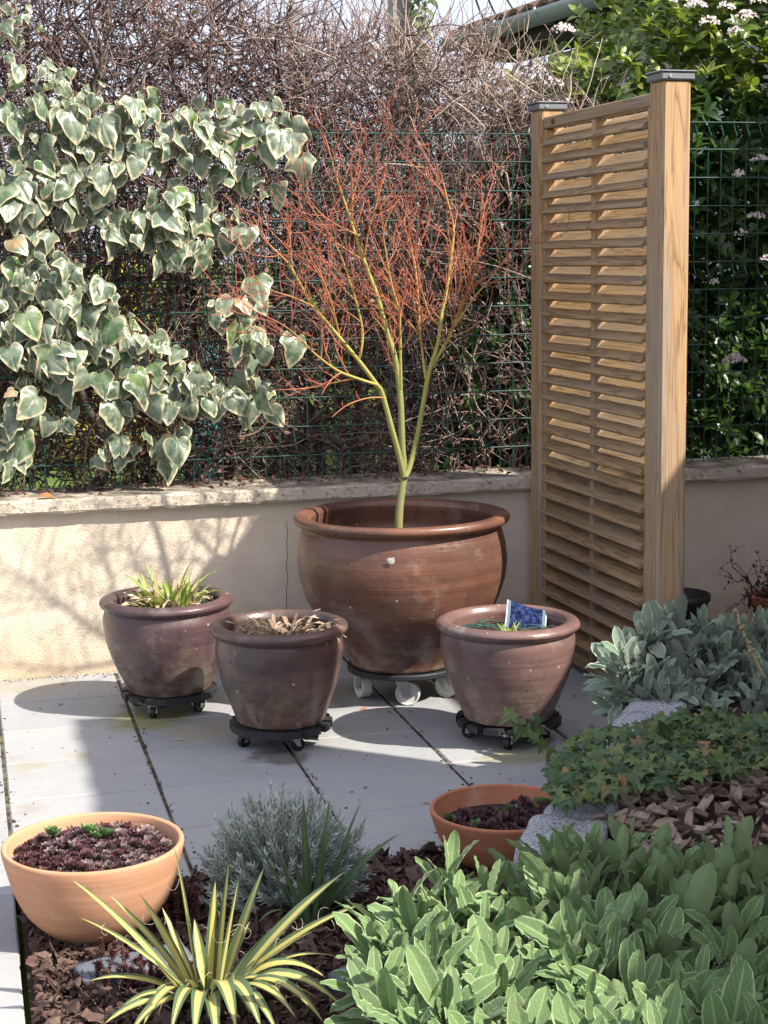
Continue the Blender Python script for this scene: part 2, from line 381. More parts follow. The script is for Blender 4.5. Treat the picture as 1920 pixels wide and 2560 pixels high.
M = {}
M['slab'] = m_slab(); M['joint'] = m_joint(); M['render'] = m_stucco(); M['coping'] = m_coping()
M['glaze_big'] = m_glaze('brown_glaze', (.20, .088, .054), (.115, .056, .042), (.27, .15, .105), seed=1.3)
M['glaze_left'] = m_glaze('plum_glaze', (.125, .07, .068), (.068, .043, .05), (.18, .115, .11), seed=4.1)
M['glaze_mid'] = m_glaze('dark_glaze', (.14, .075, .058), (.07, .056, .058), (.15, .105, .095), seed=8.6)
M['glaze_right'] = m_glaze('mauve_glaze', (.21, .118, .10), (.145, .09, .085), (.26, .17, .15), seed=12.9)
M['terra_pale'] = m_terra('pale_terracotta', (.52, .27, .155)); M['terra'] = m_terra('terracotta', (.42, .165, .085), .15)
M['wood_post'] = m_wood('larch_post', 2, (.47, .30, .155), (.185, .095, .042), .6)
M['wood_rail'] = m_wood('larch_rail', 1, (.36, .24, .135), (.15, .09, .05), .4)
M['wood_slat'] = m_wood('larch_slat', 1, (.40, .265, .14), (.12, .068, .036), .35)
M['wood_grey'] = m_wood('grey_timber', 2, (.25, .21, .17), (.12, .1, .08), .5)
M['cap'] = plain('grey_cap', (.17, .175, .19), .45, .0, .5, .12)
M['steel'] = plain('zinc_steel', (.45, .45, .44), .38, .85, .5, .2)
M['black'] = plain('black_composite', (.022, .023, .026), .55, 0, .4, .35, 90)
M['rubber'] = plain('black_rubber', (.012, .012, .013), .5)
M['white'] = plain('white_nylon', (.66, .65, .6), .45, 0, .5, .08)
M['soil'] = plain('dark_soil', (.045, .03, .021), .95, 0, .1, .5, 70)
M['green_wire'] = plain('green_wire', (.01, .055, .042), .4, 0, .5, .2)
M['net'] = plain('green_net', (.02, .075, .06), .5)
M['crack'] = plain('crack_dark', (.06, .045, .035), .95)
M['zinc'] = plain('weathered_zinc', (.40, .44, .425), .45, .1, .4, .18, 9)
M['concrete'] = plain('pole_concrete', (.30, .29, .275), .9, 0, .2, .2, 30)
M['cable'] = plain('cable', (.05, .05, .055), .6)
M['screw'] = plain('screw_metal', (.6, .6, .58), .3, .9)

# ------------------------------------------------------------------ ground, patio, beds
def grass_mat():
    t = NT('lawn_grass'); c = t.ramp(t.noise(3, 8, rough=.7), [(.3, (.05, .085, .02)), (.55, (.10, .15, .035)), (.75, (.19, .21, .06))])
    return t.P(col=c, rough=.9, spec=.1, nrm=t.bump(t.noise(60, 4), 1., .03)).m
g = build('ground', [(-400, -60, -.06), (500, -60, -.06), (500, 900, -.06), (-400, 900, -.06)], [np.array([[0, 1, 2, 3]])], grass_mat()); tag(g, kind='structure')
lw = build('lawn', [(-30, 5.82, .22), (40, 5.82, .22), (40, 45, .22), (-30, 45, .22)], [np.array([[0, 1, 2, 3]])], bpy.data.materials['lawn_grass']); tag(lw, kind='structure')

JX, SX, RY, SY = .059, .395, 3.622, .333
mb = MB(); BEDX, BEDY = .066, 3.63
for i in range(-5, 8):
    for j in range(-9, 7):
        x0, x1 = JX+i*SX+.0045, JX+(i+1)*SX-.0045; y0, y1 = RY+j*SY+.0019, RY+(j+1)*SY-.0019
        if y0 > 5.6: continue
        if x0 > .05 and y1 < BEDY+.02: continue
        d_ = rng.normal(0, .0016)
        if x1 > .05 and x0 < .05 and y1 < BEDY+.3: x1 = JX-.0045
        mb.box(((x0+x1)/2, (min(y1, 5.6)+y0)/2, -.02+rng.normal(0, .0009)), (x1-x0+rng.normal(0, .0012), min(y1, 5.6)-y0+rng.normal(0, .001), .04), bev=.004, rnd=rng.random(), rot=[[1, d_, 0], [-d_, 1, 0], [0, 0, 1]])
tag(mb.done('patio', M['slab']), kind='structure')
J = MB(); J.box((.6, 4.63, -.0345), (5.2, 1.99, .045)); J.box((-1, 2.1, -.0345), (2.1, 3.05, .045)); tag(J.done('patio_base', M['crack']), kind='structure')
J = MB()
for i in range(-5, 8):
    x = JX+i*SX; lo = .6 if x < .05 else BEDY+.02
    J.box((x, (lo+5.6)/2, -.0085), (.0105, 5.6-lo, .0072))
tag(J.done('patio_joints', M['joint']), kind='structure')

# front mulch bed
def bark_mat(name, cols):
    t = NT(name); r = t.attr('rnd'); k = len(cols)
    c = t.ramp(r, [(i/(k-1), q) for i, q in enumerate(cols)])
    n = t.noise(45, 5, t.obj((1, 1, 1)), rough=.7)
    c = t.mix(t.ramp(n, [(.35, .0), (.7, .6)]), c, tuple(np.array(cols[0])*.5))
    return t.P(col=c, rough=.85, spec=.2, nrm=t.bump(n, .8, .006)).m
M['bark'] = bark_mat('bark_mulch', [(.055, .032, .028), (.095, .055, .045), (.135, .082, .066), (.18, .125, .10), (.075, .042, .036)])
M['chips'] = bark_mat('wood_chips', [(.16, .11, .08), (.29, .21, .16), (.41, .32, .25), (.50, .41, .34), (.24, .15, .10)])
def bed_sheet(name, poly, z, mat, n=40):
    P = np.asarray(poly, float); x0, y0 = P.min(0); x1, y1 = P.max(0)
    V = np.array([(*p, z) for p in P]); o = build(name, V, [np.arange(len(P))[None]], mat); tag(o, kind='structure'); return o
bed_sheet('flower_bed', [(BEDX, 1.2), (2.6, 1.2), (2.6, 3.1), (1.3, BEDY), (BEDX, BEDY)], -.012, M['soil'])
def inside(P, poly):
    poly = np.asarray(poly); r = np.zeros(len(P), bool); n = len(poly); j = n-1
    for i in range(n):
        a, b = poly[i], poly[j]
        c = ((a[1] > P[:, 1]) != (b[1] > P[:, 1])) & (P[:, 0] < (b[0]-a[0])*(P[:, 1]-a[1])/(b[1]-a[1]+1e-12)+a[0]); r ^= c; j = i
    return r
def rots(N, tilt):
    a = rng.uniform(0, 2*PI, N); b = rng.normal(0, tilt, N); c = rng.normal(0, tilt, N)
    ca, sa, cb, sb, cc, sc = np.cos(a), np.sin(a), np.cos(b), np.sin(b), np.cos(c), np.sin(c); Z = np.zeros(N); O = np.ones(N)
    Rz = np.stack([ca, -sa, Z, sa, ca, Z, Z, Z, O], -1).reshape(N, 3, 3); Rx = np.stack([O, Z, Z, Z, cb, -sb, Z, sb, cb], -1).reshape(N, 3, 3)
    Ry = np.stack([cc, Z, sc, Z, O, Z, -sc, Z, cc], -1).reshape(N, 3, 3)
    return Rz @ Rx @ Ry
def flakes(pos, L, W, T, tilt, mat, name, kind='stuff', rag=0):
    N = len(pos); n = 8
    a = np.linspace(0, 2*PI, n, endpoint=False)
    rr = rng.uniform(.82, 1.12, (N, n))*(np.abs(np.cos(a))**5+np.abs(np.sin(a))**5)[None]**-.2
    if rag: rr = rng.uniform(.38, 1.2, (N, n))
    x = np.cos(a)*rr*L[:, None]/2; y = np.sin(a)*rr*W[:, None]/2
    bend = rng.normal(0, 1.6, (N, 1))
    zt = bend*x**2/np.maximum(L[:, None], .01)*.5+T[:, None]/2*rng.uniform(.4, 1.4, (N, n)); zb = bend*x**2/np.maximum(L[:, None], .01)*.5-T[:, None]/2
    V = np.concatenate([np.stack([x, y, zt], -1), np.stack([x*.92, y*.92, zb], -1)], 1)
    V = np.einsum('nij,nkj->nki', rots(N, tilt), V)+pos[:, None]
    o = (np.arange(N)*2*n)[:, None, None]; j = np.arange(n); k = (j+1) % n
    S = np.stack([j, n+j, n+k, k], -1)[None]+o; top = np.arange(n)[None, None]+o; bot = (2*n-1-np.arange(n))[None, None]+o
    ob = build(name, V, [S.reshape(-1, 4), top.reshape(-1, n), bot.reshape(-1, n)], mat, attrs={'rnd': np.repeat(rng.random(N), 2*n)})
    return tag(ob, kind=kind)
P = np.stack([rng.uniform(BEDX+.015, 1.5, 11000), rng.uniform(2.5, BEDY-.01, 11000)], -1)
P = P[inside(P, [(BEDX, 2.4), (1.15, 2.4), (1.1, 3.1), (1.3, BEDY), (BEDX, BEDY)])]
N = len(P); pz = .0+rng.uniform(-.008, .016, N)
L = np.minimum(np.exp(rng.normal(math.log(.024), .55, N)), .07); 
flakes(np.column_stack([P, pz]), L, L*rng.uniform(.45, .85, N), rng.uniform(.0015, .0045, N), .6, M['bark'], 'bark_mulch', rag=1)

P = np.stack([rng.uniform(BEDX+.01, 1.4, 7000), rng.uniform(2.6, BEDY, 7000)], -1); P = P[inside(P, [(BEDX, 2.4), (1.15, 2.4), (1.1, 3.1), (1.3, BEDY), (BEDX, BEDY)])]; N = len(P); L = np.exp(rng.normal(math.log(.008), .5, N))
flakes(np.column_stack([P, rng.uniform(-.004, .014, N)]), L, L*rng.uniform(.2, .6, N), L*.2, .6, M['bark'], 'bark_crumbs', rag=1)
# raised bed behind granite blocks
GA, GB = np.array([.99, 2.94]), np.array([1.80, 4.16])
RB = [GA+[.03, -.75], GA+[.06, 0], GB+[.06, 0], (2.0, 4.42), (3.0, 4.42), (3.0, 1.6), (1.02, 1.6)]
bz = lambda y: np.interp(y, [2.2, 3.0], [.0, .215])
gx, gy = np.meshgrid(np.linspace(.95, 3.0, 70), np.linspace(1.6, 4.42, 90)); GP = np.stack([gx, gy], -1).reshape(-1, 2)
off_ = np.clip(((GP-(GA+[.06, 0])) @ np.array([unit(GB-GA)[1], -unit(GB-GA)[0]]))/.03+1, 0, 1)
gz = bz(GP[:, 1])*off_-.03*(1-off_)+rng.normal(0, .003, len(GP))
o = build('raised_bed', np.column_stack([GP, gz]), [gridfaces(1, 90, 70)], M['soil'], None, True); tag(o, kind='structure')
P = np.stack([rng.uniform(1.2, 2.7, 4200), rng.uniform(2.6, 4.4, 4200)], -1)
P = P[inside(P, [GA+[.12, 0], GB+[.1, 0], (1.58, 3.66), (2.7, 3.66), (2.7, 2.6), (1.2, 2.6)])]
N = len(P); L = np.minimum(np.exp(rng.normal(math.log(.040), .42, N)), .085)
flakes(np.column_stack([P, bz(P[:, 1])+.01+rng.uniform(0, .03, N)]), L, L*rng.uniform(.16, .42, N), rng.uniform(.004, .012, N), .34, M['chips'], 'wood_chips')

def m_granite():
    t = NT('granite'); n = t.noise(190, 3, rough=.8); m = t.noise(70, 4)
    c = t.ramp(n, [(.36, (.09, .095, .11)), (.47, (.30, .31, .335)), (.6, (.47, .475, .49)), (.72, (.62, .62, .62))])
    c = t.mix(t.ramp(m, [(.55, 0), (.75, .35)]), c, (.25, .25, .27))
    return t.P(col=c, rough=.85, spec=.3, nrm=t.bump(t.math('ADD', n, m), .7, .006)).m
M['granite'] = m_granite()
def rough_block(dx, dy, dz, seed):
    r = np.random.default_rng(seed); n = 9
    V = []; idx = {}
    F = []
    def vid(i, j, k):
        if (i, j, k) not in idx: idx[(i, j, k)] = len(V); V.append((i, j, k))
        return idx[(i, j, k)]
    for a in range(n):
        for b in range(n):
            for f, rev in ((lambda p, q: (p, q, 0), 1), (lambda p, q: (p, q, n), 0), (lambda p, q: (p, 0, q), 0), (lambda p, q: (p, n, q), 1), (lambda p, q: (0, p, q), 1), (lambda p, q: (n, p, q), 0)):
                q = [vid(*f(a, b)), vid(*f(a+1, b)), vid(*f(a+1, b+1)), vid(*f(a, b+1))]
                F.append(q[::-1] if rev else q)
    A = np.array(V)/n*2-1.0
    k = (np.abs(A)**14).sum(1)**(-1/14.); A = A*np.minimum(k, 1)[:, None]
    ph = r.uniform(0, 6, (6, 3)); fr = r.uniform(2, 9, (6, 3))
    for p, f in zip(ph, fr): A = A+.014*np.sin(A[:, [1, 2, 0]]*f+p)
    A = A+r.normal(0, .012, A.shape)
    return A*np.array([dx, dy, dz])/2, np.array(F)
dirG = unit(GB-GA); angG = math.atan2(dirG[1], dirG[0])
nb = 7; tot = np.linalg.norm(GB-GA)
glabels = ['granite edging block hidden among the front sage leaves', 'rough grey granite block touching the smaller terracotta bowl', 'rough granite block beside the bowl where small ivy begins',
           'granite edging block buried under dark green trailing ivy', 'granite block with ivy spilling over its patio side', 'pale granite block showing between ivy and back lambs ear clump', 'farthest granite block under the back clump of grey leaves']
for i in range(nb):
    ln = tot/nb
    Vb, Fb = rough_block(ln-.012, .15+rng.uniform(-.01, .015), .25+rng.uniform(-.012, .012), 50+i)
    o = build('granite_block', Vb, [Fb], M['granite'], smooth=True)
    c = GA+dirG*(i+.5)*ln+np.array([dirG[1], -dirG[0]])*.06
    o.location = (c[0], c[1], .122); o.rotation_euler = (rng.normal(0, .02), rng.normal(0, .02), angG+rng.normal(0, .05))
    tag(o, glabels[i], 'granite block', 'granite blocks edging the raised bed')

# ------------------------------------------------------------------ wall
wl = thing('garden_wall', 'low cream rendered garden wall with overhanging coping behind the pots', 'wall', (1.5, 5.7, 0))
def wall_part():
    nx = 160; xs = np.linspace(-3, 5, nx)
    return MB().box((0, 0, .27), (9, .2, .58))
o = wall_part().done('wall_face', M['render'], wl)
nx = 700; xs = np.linspace(-4.4, 4.4, nx)
prof = np.array([(.14, .557), (.14, .607), (-.128, .606), (-.136, .599), (-.137, .566), (-.131, .558), (-.09, .557)])
nz = rng.normal(0, 1, (nx, len(prof), 2)); 
sm = np.stack([np.convolve(nz[:, i, j], np.ones(5)/5, 'same') for i in range(len(prof)) for j in range(2)], -1).reshape(nx, len(prof), 2)
sag = .004*np.sin(xs*1.3)[:, None]
Vc = np.stack([np.broadcast_to(xs[:, None], (nx, len(prof))), prof[None, :, 0]+sm[..., 0]*.0022, prof[None, :, 1]+sm[..., 1]*.0022+sag*.3], -1)
build('coping', Vc, [gridfaces(1, nx, len(prof))], M['coping'], wl)
cr = [at(620, y, 5.598) for y in (1128, 1150, 1175, 1200, 1225, 1250, 1275, 1305, 1330)]
cr = np.array([p+[rng.normal(0, .004), 0, 0] for p in cr])-np.array([1.5, 5.7, 0]); cr[:, 1] = -.0995
MB().tube(cr, .0013, 5).done('crack', M['crack'], wl)

# ------------------------------------------------------------------ fence
def fence(label, x0, x1, z0, z1, posts):
    f = thing('wire_fence', label, 'fence', ((x0+x1)/2, 5.70, .607), 0, None)
    xc = (x0+x1)/2; b = .607
    zs = [z1-b, z1-b-.095]; 
    while zs[-1]-.1 > z0-b+.05: zs.append(zs[-1]-.1)
    folds = [(zs[0], zs[1]), (zs[5], zs[6]), (zs[-2], zs[-1])]
    top = z1-b+.012; bot = z0-b
    pts = [(0, top), (0, zs[0])]
    for a, c in folds: pts += [(0, a-.012), (-.024, (a+c)/2), (0, c+.012)]
    pts += [(0, bot)]
    pts = np.array(pts); n = int((x1-x0)/.05)
    X = x0-xc+.025+np.arange(n)*.05
    P = np.zeros((n, len(pts), 3)); P[..., 0] = X[:, None]; P[..., 1] = pts[None, :, 0]; P[..., 2] = pts[None, :, 1]
    P[..., :2] += rng.normal(0, .0006, P[..., :2].shape)
    V1, F1 = tubes(P, np.full(P.shape[:2], .0021), 5)
    H = np.zeros((len(zs), 2, 3)); H[:, 0, 0] = x0-xc; H[:, 1, 0] = x1-xc; H[..., 1] = -.003; H[..., 2] = np.array(zs)[:, None]
    V2, F2 = tubes(H, np.full(H.shape[:2], .0025), 5)
    build('wire_mesh', np.concatenate([V1, V2]), [np.concatenate([F1, F2+len(V1)])], M['green_wire'], f)
    for px in posts: MB().box((px-xc, .03, (z1-b)/2+.01), (.04, .04, z1-b+.02), bev=.004).done('post', M['green_wire'], f)
    return f
fence('green welded wire fence on the wall in front of the bare hedge', -.62, 1.99, .617, 1.795, (.0,))
fence('green welded wire fence right of the wooden screen, before the dark evergreen', 2.02, 3.7, .617, 1.84, (2.555,))

# ------------------------------------------------------------------ louvred trellis screen
tr = thing('louvre_screen', 'tall larch louvre screen with two capped posts, standing at right angles to the wall', 'screen', (1.97, 5.02, 0), math.atan2(.03, .95))
def post_mesh(y): return MB().box((0.005, y, .93), (.09, .09, 1.86), bev=.009, rnd=.3+y)
for y in (-.475, .475):
    p = post_mesh(y).done('post', M['wood_post'], tr)
    cpm = MB().box((.005, y, 1.868), (.104, .104, .022), bev=.004).box((.005, y, 1.8815), (.112, .112, .005), bev=.002)
    cp = cpm.done('post_cap', M['cap'], p)
    a = np.array([[1, 0, 0], [0, 0, -1], [0, 1, 0]])
    MB().lathe([(0, .003), (.005, .003), (.0055, 0)], 10, (-.02 if y < 0 else -.018, y-.0522, 1.868), a).done('screw', M['screw'], p)
MB().box((-.006, 0, 1.8125), (.046, .858, .038), bev=.004, rnd=.4).done('top_rail', M['wood_rail'], tr)
MB().box((-.006, 0, .045), (.046, .858, .045), bev=.004, rnd=.8).done('bottom_rail', M['wood_rail'], tr)
for y in (-.414, .414): MB().box((.002, y, .93), (.066, .026, 1.72), bev=.003, rnd=.2+y).done('stile', M['wood_post'], tr)
MB().box((.002, .0, .93), (.066, .024, 1.72), bev=.003, rnd=.55).done('divider', M['wood_post'], tr)
sec = np.array([(-.046, -.005), (-.040, -.0105), (.036, .0365), (.043, .045), (.041, .052), (.034, .053), (-.042, .0045)])
def slat(z, r):
    n = len(sec); V = np.concatenate([np.column_stack([sec[:, 0], np.full(n, yy), sec[:, 1]]) for yy in (-.4, .4)])
    F = np.array([[i, (i+1) % n, n+(i+1) % n, n+i] for i in range(n)])
    b = MB().add(V, [F[:, ::-1], np.arange(n)[None], np.arange(2*n-1, n-1, -1)[None]], r)
    o = b.done('slat', M['wood_slat'], tr); o.location = (0, 0, z+rng.normal(0, .0008)); o.rotation_euler = (rng.normal(0, .0015), rng.normal(0, .018), 0); return o
z = 1.742; k = 0
while z > .08:
    slat(z, (k*.37) % 1.0); z -= .0562; k += 1
MB().box((-.0305, .33, 1.812), (.003, .012, .018), rnd=.1).box((-.0305, .345, 1.812), (.003, .008, .014), rnd=.1).done('bolt_mark', plain('brass_tag', (.16, .11, .035), .4, .6), tr)

# ------------------------------------------------------------------ pots
def fillet(pts, k=4):
    P = np.asarray(pts, float); t = np.linspace(0, 1, len(P)); tt = np.linspace(0, 1, (len(P)-1)*k+1)
    out = []
    for i in range(len(P)-1):
        p0, p1, p2, p3 = P[max(i-1, 0)], P[i], P[i+1], P[min(i+2, len(P)-1)]
        for q in range(k):
            s = q/k; out.append(.5*((2*p1)+(-p0+p2)*s+(2*p0-5*p1+4*p2-p3)*s*s+(-p0+3*p1-3*p2+p3)*s**3))
    out.append(P[-1]); return np.array(out)
def make_pot(label, loc, body, rim, inner, mat, soil_z, tilt=(0, 0), seed=1):
    p = thing('glazed_pot', label, 'pot', loc, 0, 'glazed pots on wheeled dollies'); p.rotation_euler = (tilt[0], tilt[1], 0)
    prof = np.concatenate([[(0.0, body[0][1])], fillet(body)])
    b = MB().lathe(prof, 96); V = b.V[0]; r = np.random.default_rng(seed)
    ob = b.done('body', mat, p, True)
    wob = lambda o, am: wobble(o, am, seed)
    wob(ob, .004)
    rm = MB().lathe(fillet(np.concatenate([[body[-1]], rim])), 96).done('rim', mat, p, True); wob(rm, .004)
    iw = MB().lathe(fillet(np.concatenate([[rim[-1]], inner])), 96).done('inner_wall', mat, p, True); wob(iw, .004)
    n = 40; a = np.arange(n)*2*PI/n; rr = inner[-1][0]+.012
    sv = [(0, 0, soil_z+.006)]+[(rr*.55*math.cos(q), rr*.55*math.sin(q), soil_z+rng.normal(0, .005)) for q in a]+[(rr*math.cos(q), rr*math.sin(q), soil_z+rng.normal(0, .003)) for q in a]
    F3 = np.array([[0, 1+i, 1+(i+1) % n] for i in range(n)]); F4 = np.array([[1+i, 1+n+i, 1+n+(i+1) % n, 1+(i+1) % n] for i in range(n)])
    build('soil', sv, [F3, F4], M['soil'], p, True)
    return p
def wobble(o, am, seed):
    me = o.data; n = len(me.vertices); c = np.empty(n*3, np.float32); me.vertices.foreach_get('co', c); c = c.reshape(-1, 3)
    a = np.arctan2(c[:, 1], c[:, 0]); f = 1+am*(np.sin(2*a+seed)+.6*np.sin(3*a+seed*2.1+c[:, 2]*9)+.35*np.sin(c[:, 2]*120+a*2))
    c[:, :2] *= f[:, None]; c[:, 2] += am*.25*np.sin(2*a+seed*1.7); me.vertices.foreach_set('co', c.ravel()); me.update()
big = make_pot('huge reddish brown glazed pot on white wheels holding the red twigged tree', (1.31, 5.02, 0),
    [(.150, .107), (.163, .112), (.172, .14), (.205, .19), (.255, .25), (.296, .31), (.320, .38), (.327, .44), (.321, .50), (.308, .545)],
    [(.312, .552), (.331, .562), (.337, .574), (.331, .585), (.31, .588), (.292, .583)], [(.284, .57), (.286, .55), (.292, .51), (.285, .475)], M['glaze_big'], .48, seed=2)
sb = lambda k: [(.112, .066), (.124, .069), (.130, .085), (.148, .125), (.168, .17), (.184, .225), (.192, .275), (.188, .315)]
rim = [(.190, .322), (.203, .333), (.206, .342), (.200, .351), (.182, .357), (.168, .353)]
inn = [(.160, .34), (.161, .325), (.166, .30)]
pot_l = make_pot('plum brown glazed pot nearest the left wall, with green and withered strap leaves', (.576, 5.08, 0), [(.113, .066), (.126, .069), (.132, .08), (.144, .105), (.169, .16), (.188, .221), (.197, .285), (.190, .318)], rim, inn, M['glaze_left'], .313, seed=5)
pot_m = make_pot('dark smoky glazed pot in front, filled with dry curled brown leaves', (.841, 4.62, 0), [(.110, .066), (.122, .069), (.129, .08), (.147, .131), (.167, .187), (.179, .25), (.182, .283), (.178, .315)], [(x*.955, z-.004) for x, z in rim], [(x*.955, z-.004) for x, z in inn], M['glaze_mid'], .302, seed=8)
pot_r = make_pot('mauve brown glazed pot in front of the louvre screen with a blue plant card', (1.473, 4.46, 0), [(.111, .066), (.124, .07), (.130, .085), (.151, .134), (.178, .205), (.189, .25), (.193, .296), (.19, .318)], rim, inn, M['glaze_right'], .308, seed=11)
# white scuff on the big pot
sc_ = at(843, 1212, 4.705)-np.array([1.31, 5.02, 0])
th = math.atan2(sc_[1], sc_[0])
sv = []; 
for i in range(9):
    a = i*2*PI/9; r0 = rng.uniform(.5, 1.1); zz = sc_[2]+.014*r0*math.sin(a); tt = th+.013*r0*math.cos(a)/.33
    sv.append((.3295*math.cos(tt), .3295*math.sin(tt), zz))

n_ = len(sv); cc_ = np.mean(np.array(sv), 0)*np.array([1.003, 1.003, 1])
build('paint_scuff', [cc_]+sv, [np.array([[0, 1+i, 1+(i+1) % n_] for i in range(n_)])], plain('white_scuff', (.5, .48, .45), .7), big)

def caster(parent, x, y, ang, r, w, top, wheel_mat, big_=False, brake=False):
    c = MB(); ca, sa = math.cos(ang), math.sin(ang); Rz = np.array([[ca, -sa, 0], [sa, ca, 0], [0, 0, 1]])
    off = r*.55
    for s in (-1, 1):
        pl = np.array([(off*.0-r*.55, 0, top-.004), (r*.55, 0, top-.004), (off+r*.30, 0, r*.8), (off-r*.30, 0, r*.8)])
        yv = s*(w/2+.003); V = np.concatenate([pl+[0, yv-.0012, 0], pl+[0, yv+.0012, 0]])
        c.add((V @ Rz.T)+[x, y, 0], [np.array([[3, 2, 1, 0], [4, 5, 6, 7], [0, 1, 5, 4], [1, 2, 6, 5], [2, 3, 7, 6], [3, 0, 4, 7]])])
    c.box((x, y, top-.003), (w+.018, w+.018, .005), Rz)
    ctr = np.array([off, 0, r]) @ Rz.T+[x, y, 0]
    Rw = Rz @ np.array([[1, 0, 0], [0, 0, 1], [0, -1, 0]])
    c.lathe([(0, -w/2-.006), (r*.2, -w/2-.006), (r*.2, w/2+.006), (0, w/2+.006)], 10, ctr, Rw)
    if brake: c.box(np.array([-r*.75, 0, r*1.25]) @ Rz.T+[x, y, 0], (r*.9, w*.9, .004), Rz @ np.array([[.85, 0, .52], [0, 1, 0], [-.52, 0, .85]]))
    f = c.done('caster', M['steel'], parent)
    wm = MB().lathe([(0, -w*.28), (r*.42, -w*.28), (r*.5, -w*.36), (r*.82, -w*.38), (r*.86, -w/2), (r*.96, -w*.48), (r, -w*.36), (r, w*.36), (r*.96, w*.48), (r*.86, w/2), (r*.82, w*.38), (r*.5, w*.36), (r*.42, w*.28), (0, w*.28)], 32, ctr, Rw)
    wm.done('wheel', wheel_mat, f, False)
    return f
def clip_circle_board(y0, y1, R, z0, z1):
    ys = np.linspace(y0, y1, 9); xl = np.sqrt(np.maximum(R*R-ys**2, 1e-6))
    pts = [(x, y) for x, y in zip(xl, ys)]+[(-x, y) for x, y in zip(xl[::-1], ys[::-1])]
    n = len(pts); V = [(*p, z1) for p in pts]+[(*p, z0) for p in pts]
    return V, [np.arange(n)[None], np.arange(2*n-1, n-1, -1)[None], np.array([[i, n+i, n+(i+1) % n, (i+1) % n] for i in range(n)])]
def dolly(label, loc, rz, wheels, R=.148):
    d = thing('plant_dolly', label, 'dolly', loc, rz, 'black wheeled dollies under the pots')
    b = MB(); w = 2*R/5
    for i in range(5):
        y0 = -R+i*w+.010; y1 = -R+(i+1)*w-.010
        V, F = clip_circle_board(y0, y1, R, .047, .0655); b.add(V, F, i*.2)
    b.box((-.06, 0, .0415), (.03, 2*R*.8, .010)); b.box((.06, 0, .0415), (.03, 2*R*.8, .010))
    b.done('platform', M['black'], d)
    for (x, y, a, br) in wheels: caster(d, x, y, a-rz, .0195, .016, .043, M['rubber'], brake=br)
    return d
c4 = lambda r, o: [(r*math.cos(o+i*PI/2), r*math.sin(o+i*PI/2)) for i in range(4)]
ws = c4(.105, PI/4)
dolly('black slatted dolly under the plum pot at the left', (.576, 5.08, 0), .2, [(x, y, a, b) for (x, y), a, b in zip(ws, (1.2, 2.4, 4.3, 3.9), (0, 0, 0, 1))])
dolly('black slatted dolly under the dark pot with dry leaves', (.841, 4.62, 0), -.62, [(x, y, a, b) for (x, y), a, b in zip(ws, (1.2, 2.4, -2.6, .3), (0, 0, 0, 0))])
dolly('black slatted dolly under the mauve pot by the louvre screen', (1.478, 4.47, 0), .5, [(x, y, a, b) for (x, y), a, b in zip(ws, (1.0, 2.4, 4.0, 4.6), (0, 0, 1, 1))], .152)
bd = thing('pot_dolly', 'round black board on white wheels carrying the huge pot', 'dolly', (1.31, 5.02, 0))
MB().lathe([(0, .090), (.176, .090), (.178, .093), (.178, .104), (.176, .1065), (0, .1065)], 64).done('platform', M['black'], bd)
for (x, y, a, br) in ((-.125, -.005, PI/2+.15, False), (-.035, -.105, -.35, False), (.115, -.04, -.75, True), (.03, .13, 1., False)):
    caster(bd, x, y, a, .0385, .034, .089, M['white'], True, br)

# ------------------------------------------------------------------ terracotta bowls
def bowl(label, loc, R, H, base, mat, soil_z):
    b = thing('terracotta_bowl', label, 'bowl', loc, 0, 'terracotta bowls of houseleeks')
    pr = [(base*.6, 0), (base, .002), (base+.02, .012), (R*.74, H*.27), (R*.88, H*.52), (R*.97, H*.82), (R*1.0, H*.95), (R*.995, H*.99), (R*.975, H), (R*.945, H*.99), (R*.93, H*.95), (R*.885, H*.78), (R*.86, H*.70)]
    MB().lathe(np.concatenate([[(0, 0)], fillet(pr)]), 96).done('bowl_shell', mat, b, True)
    n = 32; a = np.arange(n)*2*PI/n; rr = R*.885
    sv = [(0, 0, soil_z+.02)]+[(rr*.5*math.cos(q), rr*.5*math.sin(q), soil_z+.015) for q in a]+[(rr*math.cos(q), rr*math.sin(q), soil_z) for q in a]
    build('soil', sv, [np.array([[0, 1+i, 1+(i+1) % n] for i in range(n)]), np.array([[1+i, 1+n+i, 1+n+(i+1) % n, 1+(i+1) % n] for i in range(n)])], M['soil'], b, True)
    return b
BL = (.215, 3.37, -.004); BR = (1.145, 3.50, -.004)
bowl('pale terracotta bowl full of houseleeks on bark at the bed corner', BL, .186, .198, .075, M['terra_pale'], .148)
bowl('smaller terracotta bowl half hidden behind granite blocks', BR, .168, .142, .07, M['terra'], .098)
def houseleek(mat, n=26, seed=0, name='houseleek'):
    r = np.random.default_rng(seed); i = np.arange(n); a = i*2.39996; f = i/n
    el = .15+f*1.15; d = np.stack([np.cos(a)*np.cos(el), np.sin(a)*np.cos(el), np.sin(el)], -1)
    up = np.stack([-np.cos(a)*np.sin(el), -np.sin(a)*np.sin(el), np.cos(el)], -1)
    V, F, uv, rn = leaves(np.stack([np.cos(a), np.sin(a), 0*a], -1)*.003*(1-f)[:, None]+[0, 0, .002], d, up, .021*(1-.45*f), .0105*(1-.3*f), ([0, .3, .65, .85, 1], [.55, .8, 1, .8, .02]), curl=-.7, rows=5, cols=3, fold=.25)
    return build(name, V, [F], mat, None, True, {'rnd': rn}, {'luv': uv})
def semper_mat(name, inner, tip):
    t = NT(name); v = t.sep(t.attr('luv', True), 1); oi = t.n('ObjectInfo', out=5)
    c = t.mix(t.ramp(v, [(.25, 0), (.8, 1)]), inner, tip); c = t.hsv(c, .5, 1., t.math('ADD', .7, t.math('MULTIPLY', oi, .7)))
    return t.P(col=c, rough=.5, spec=.35).m
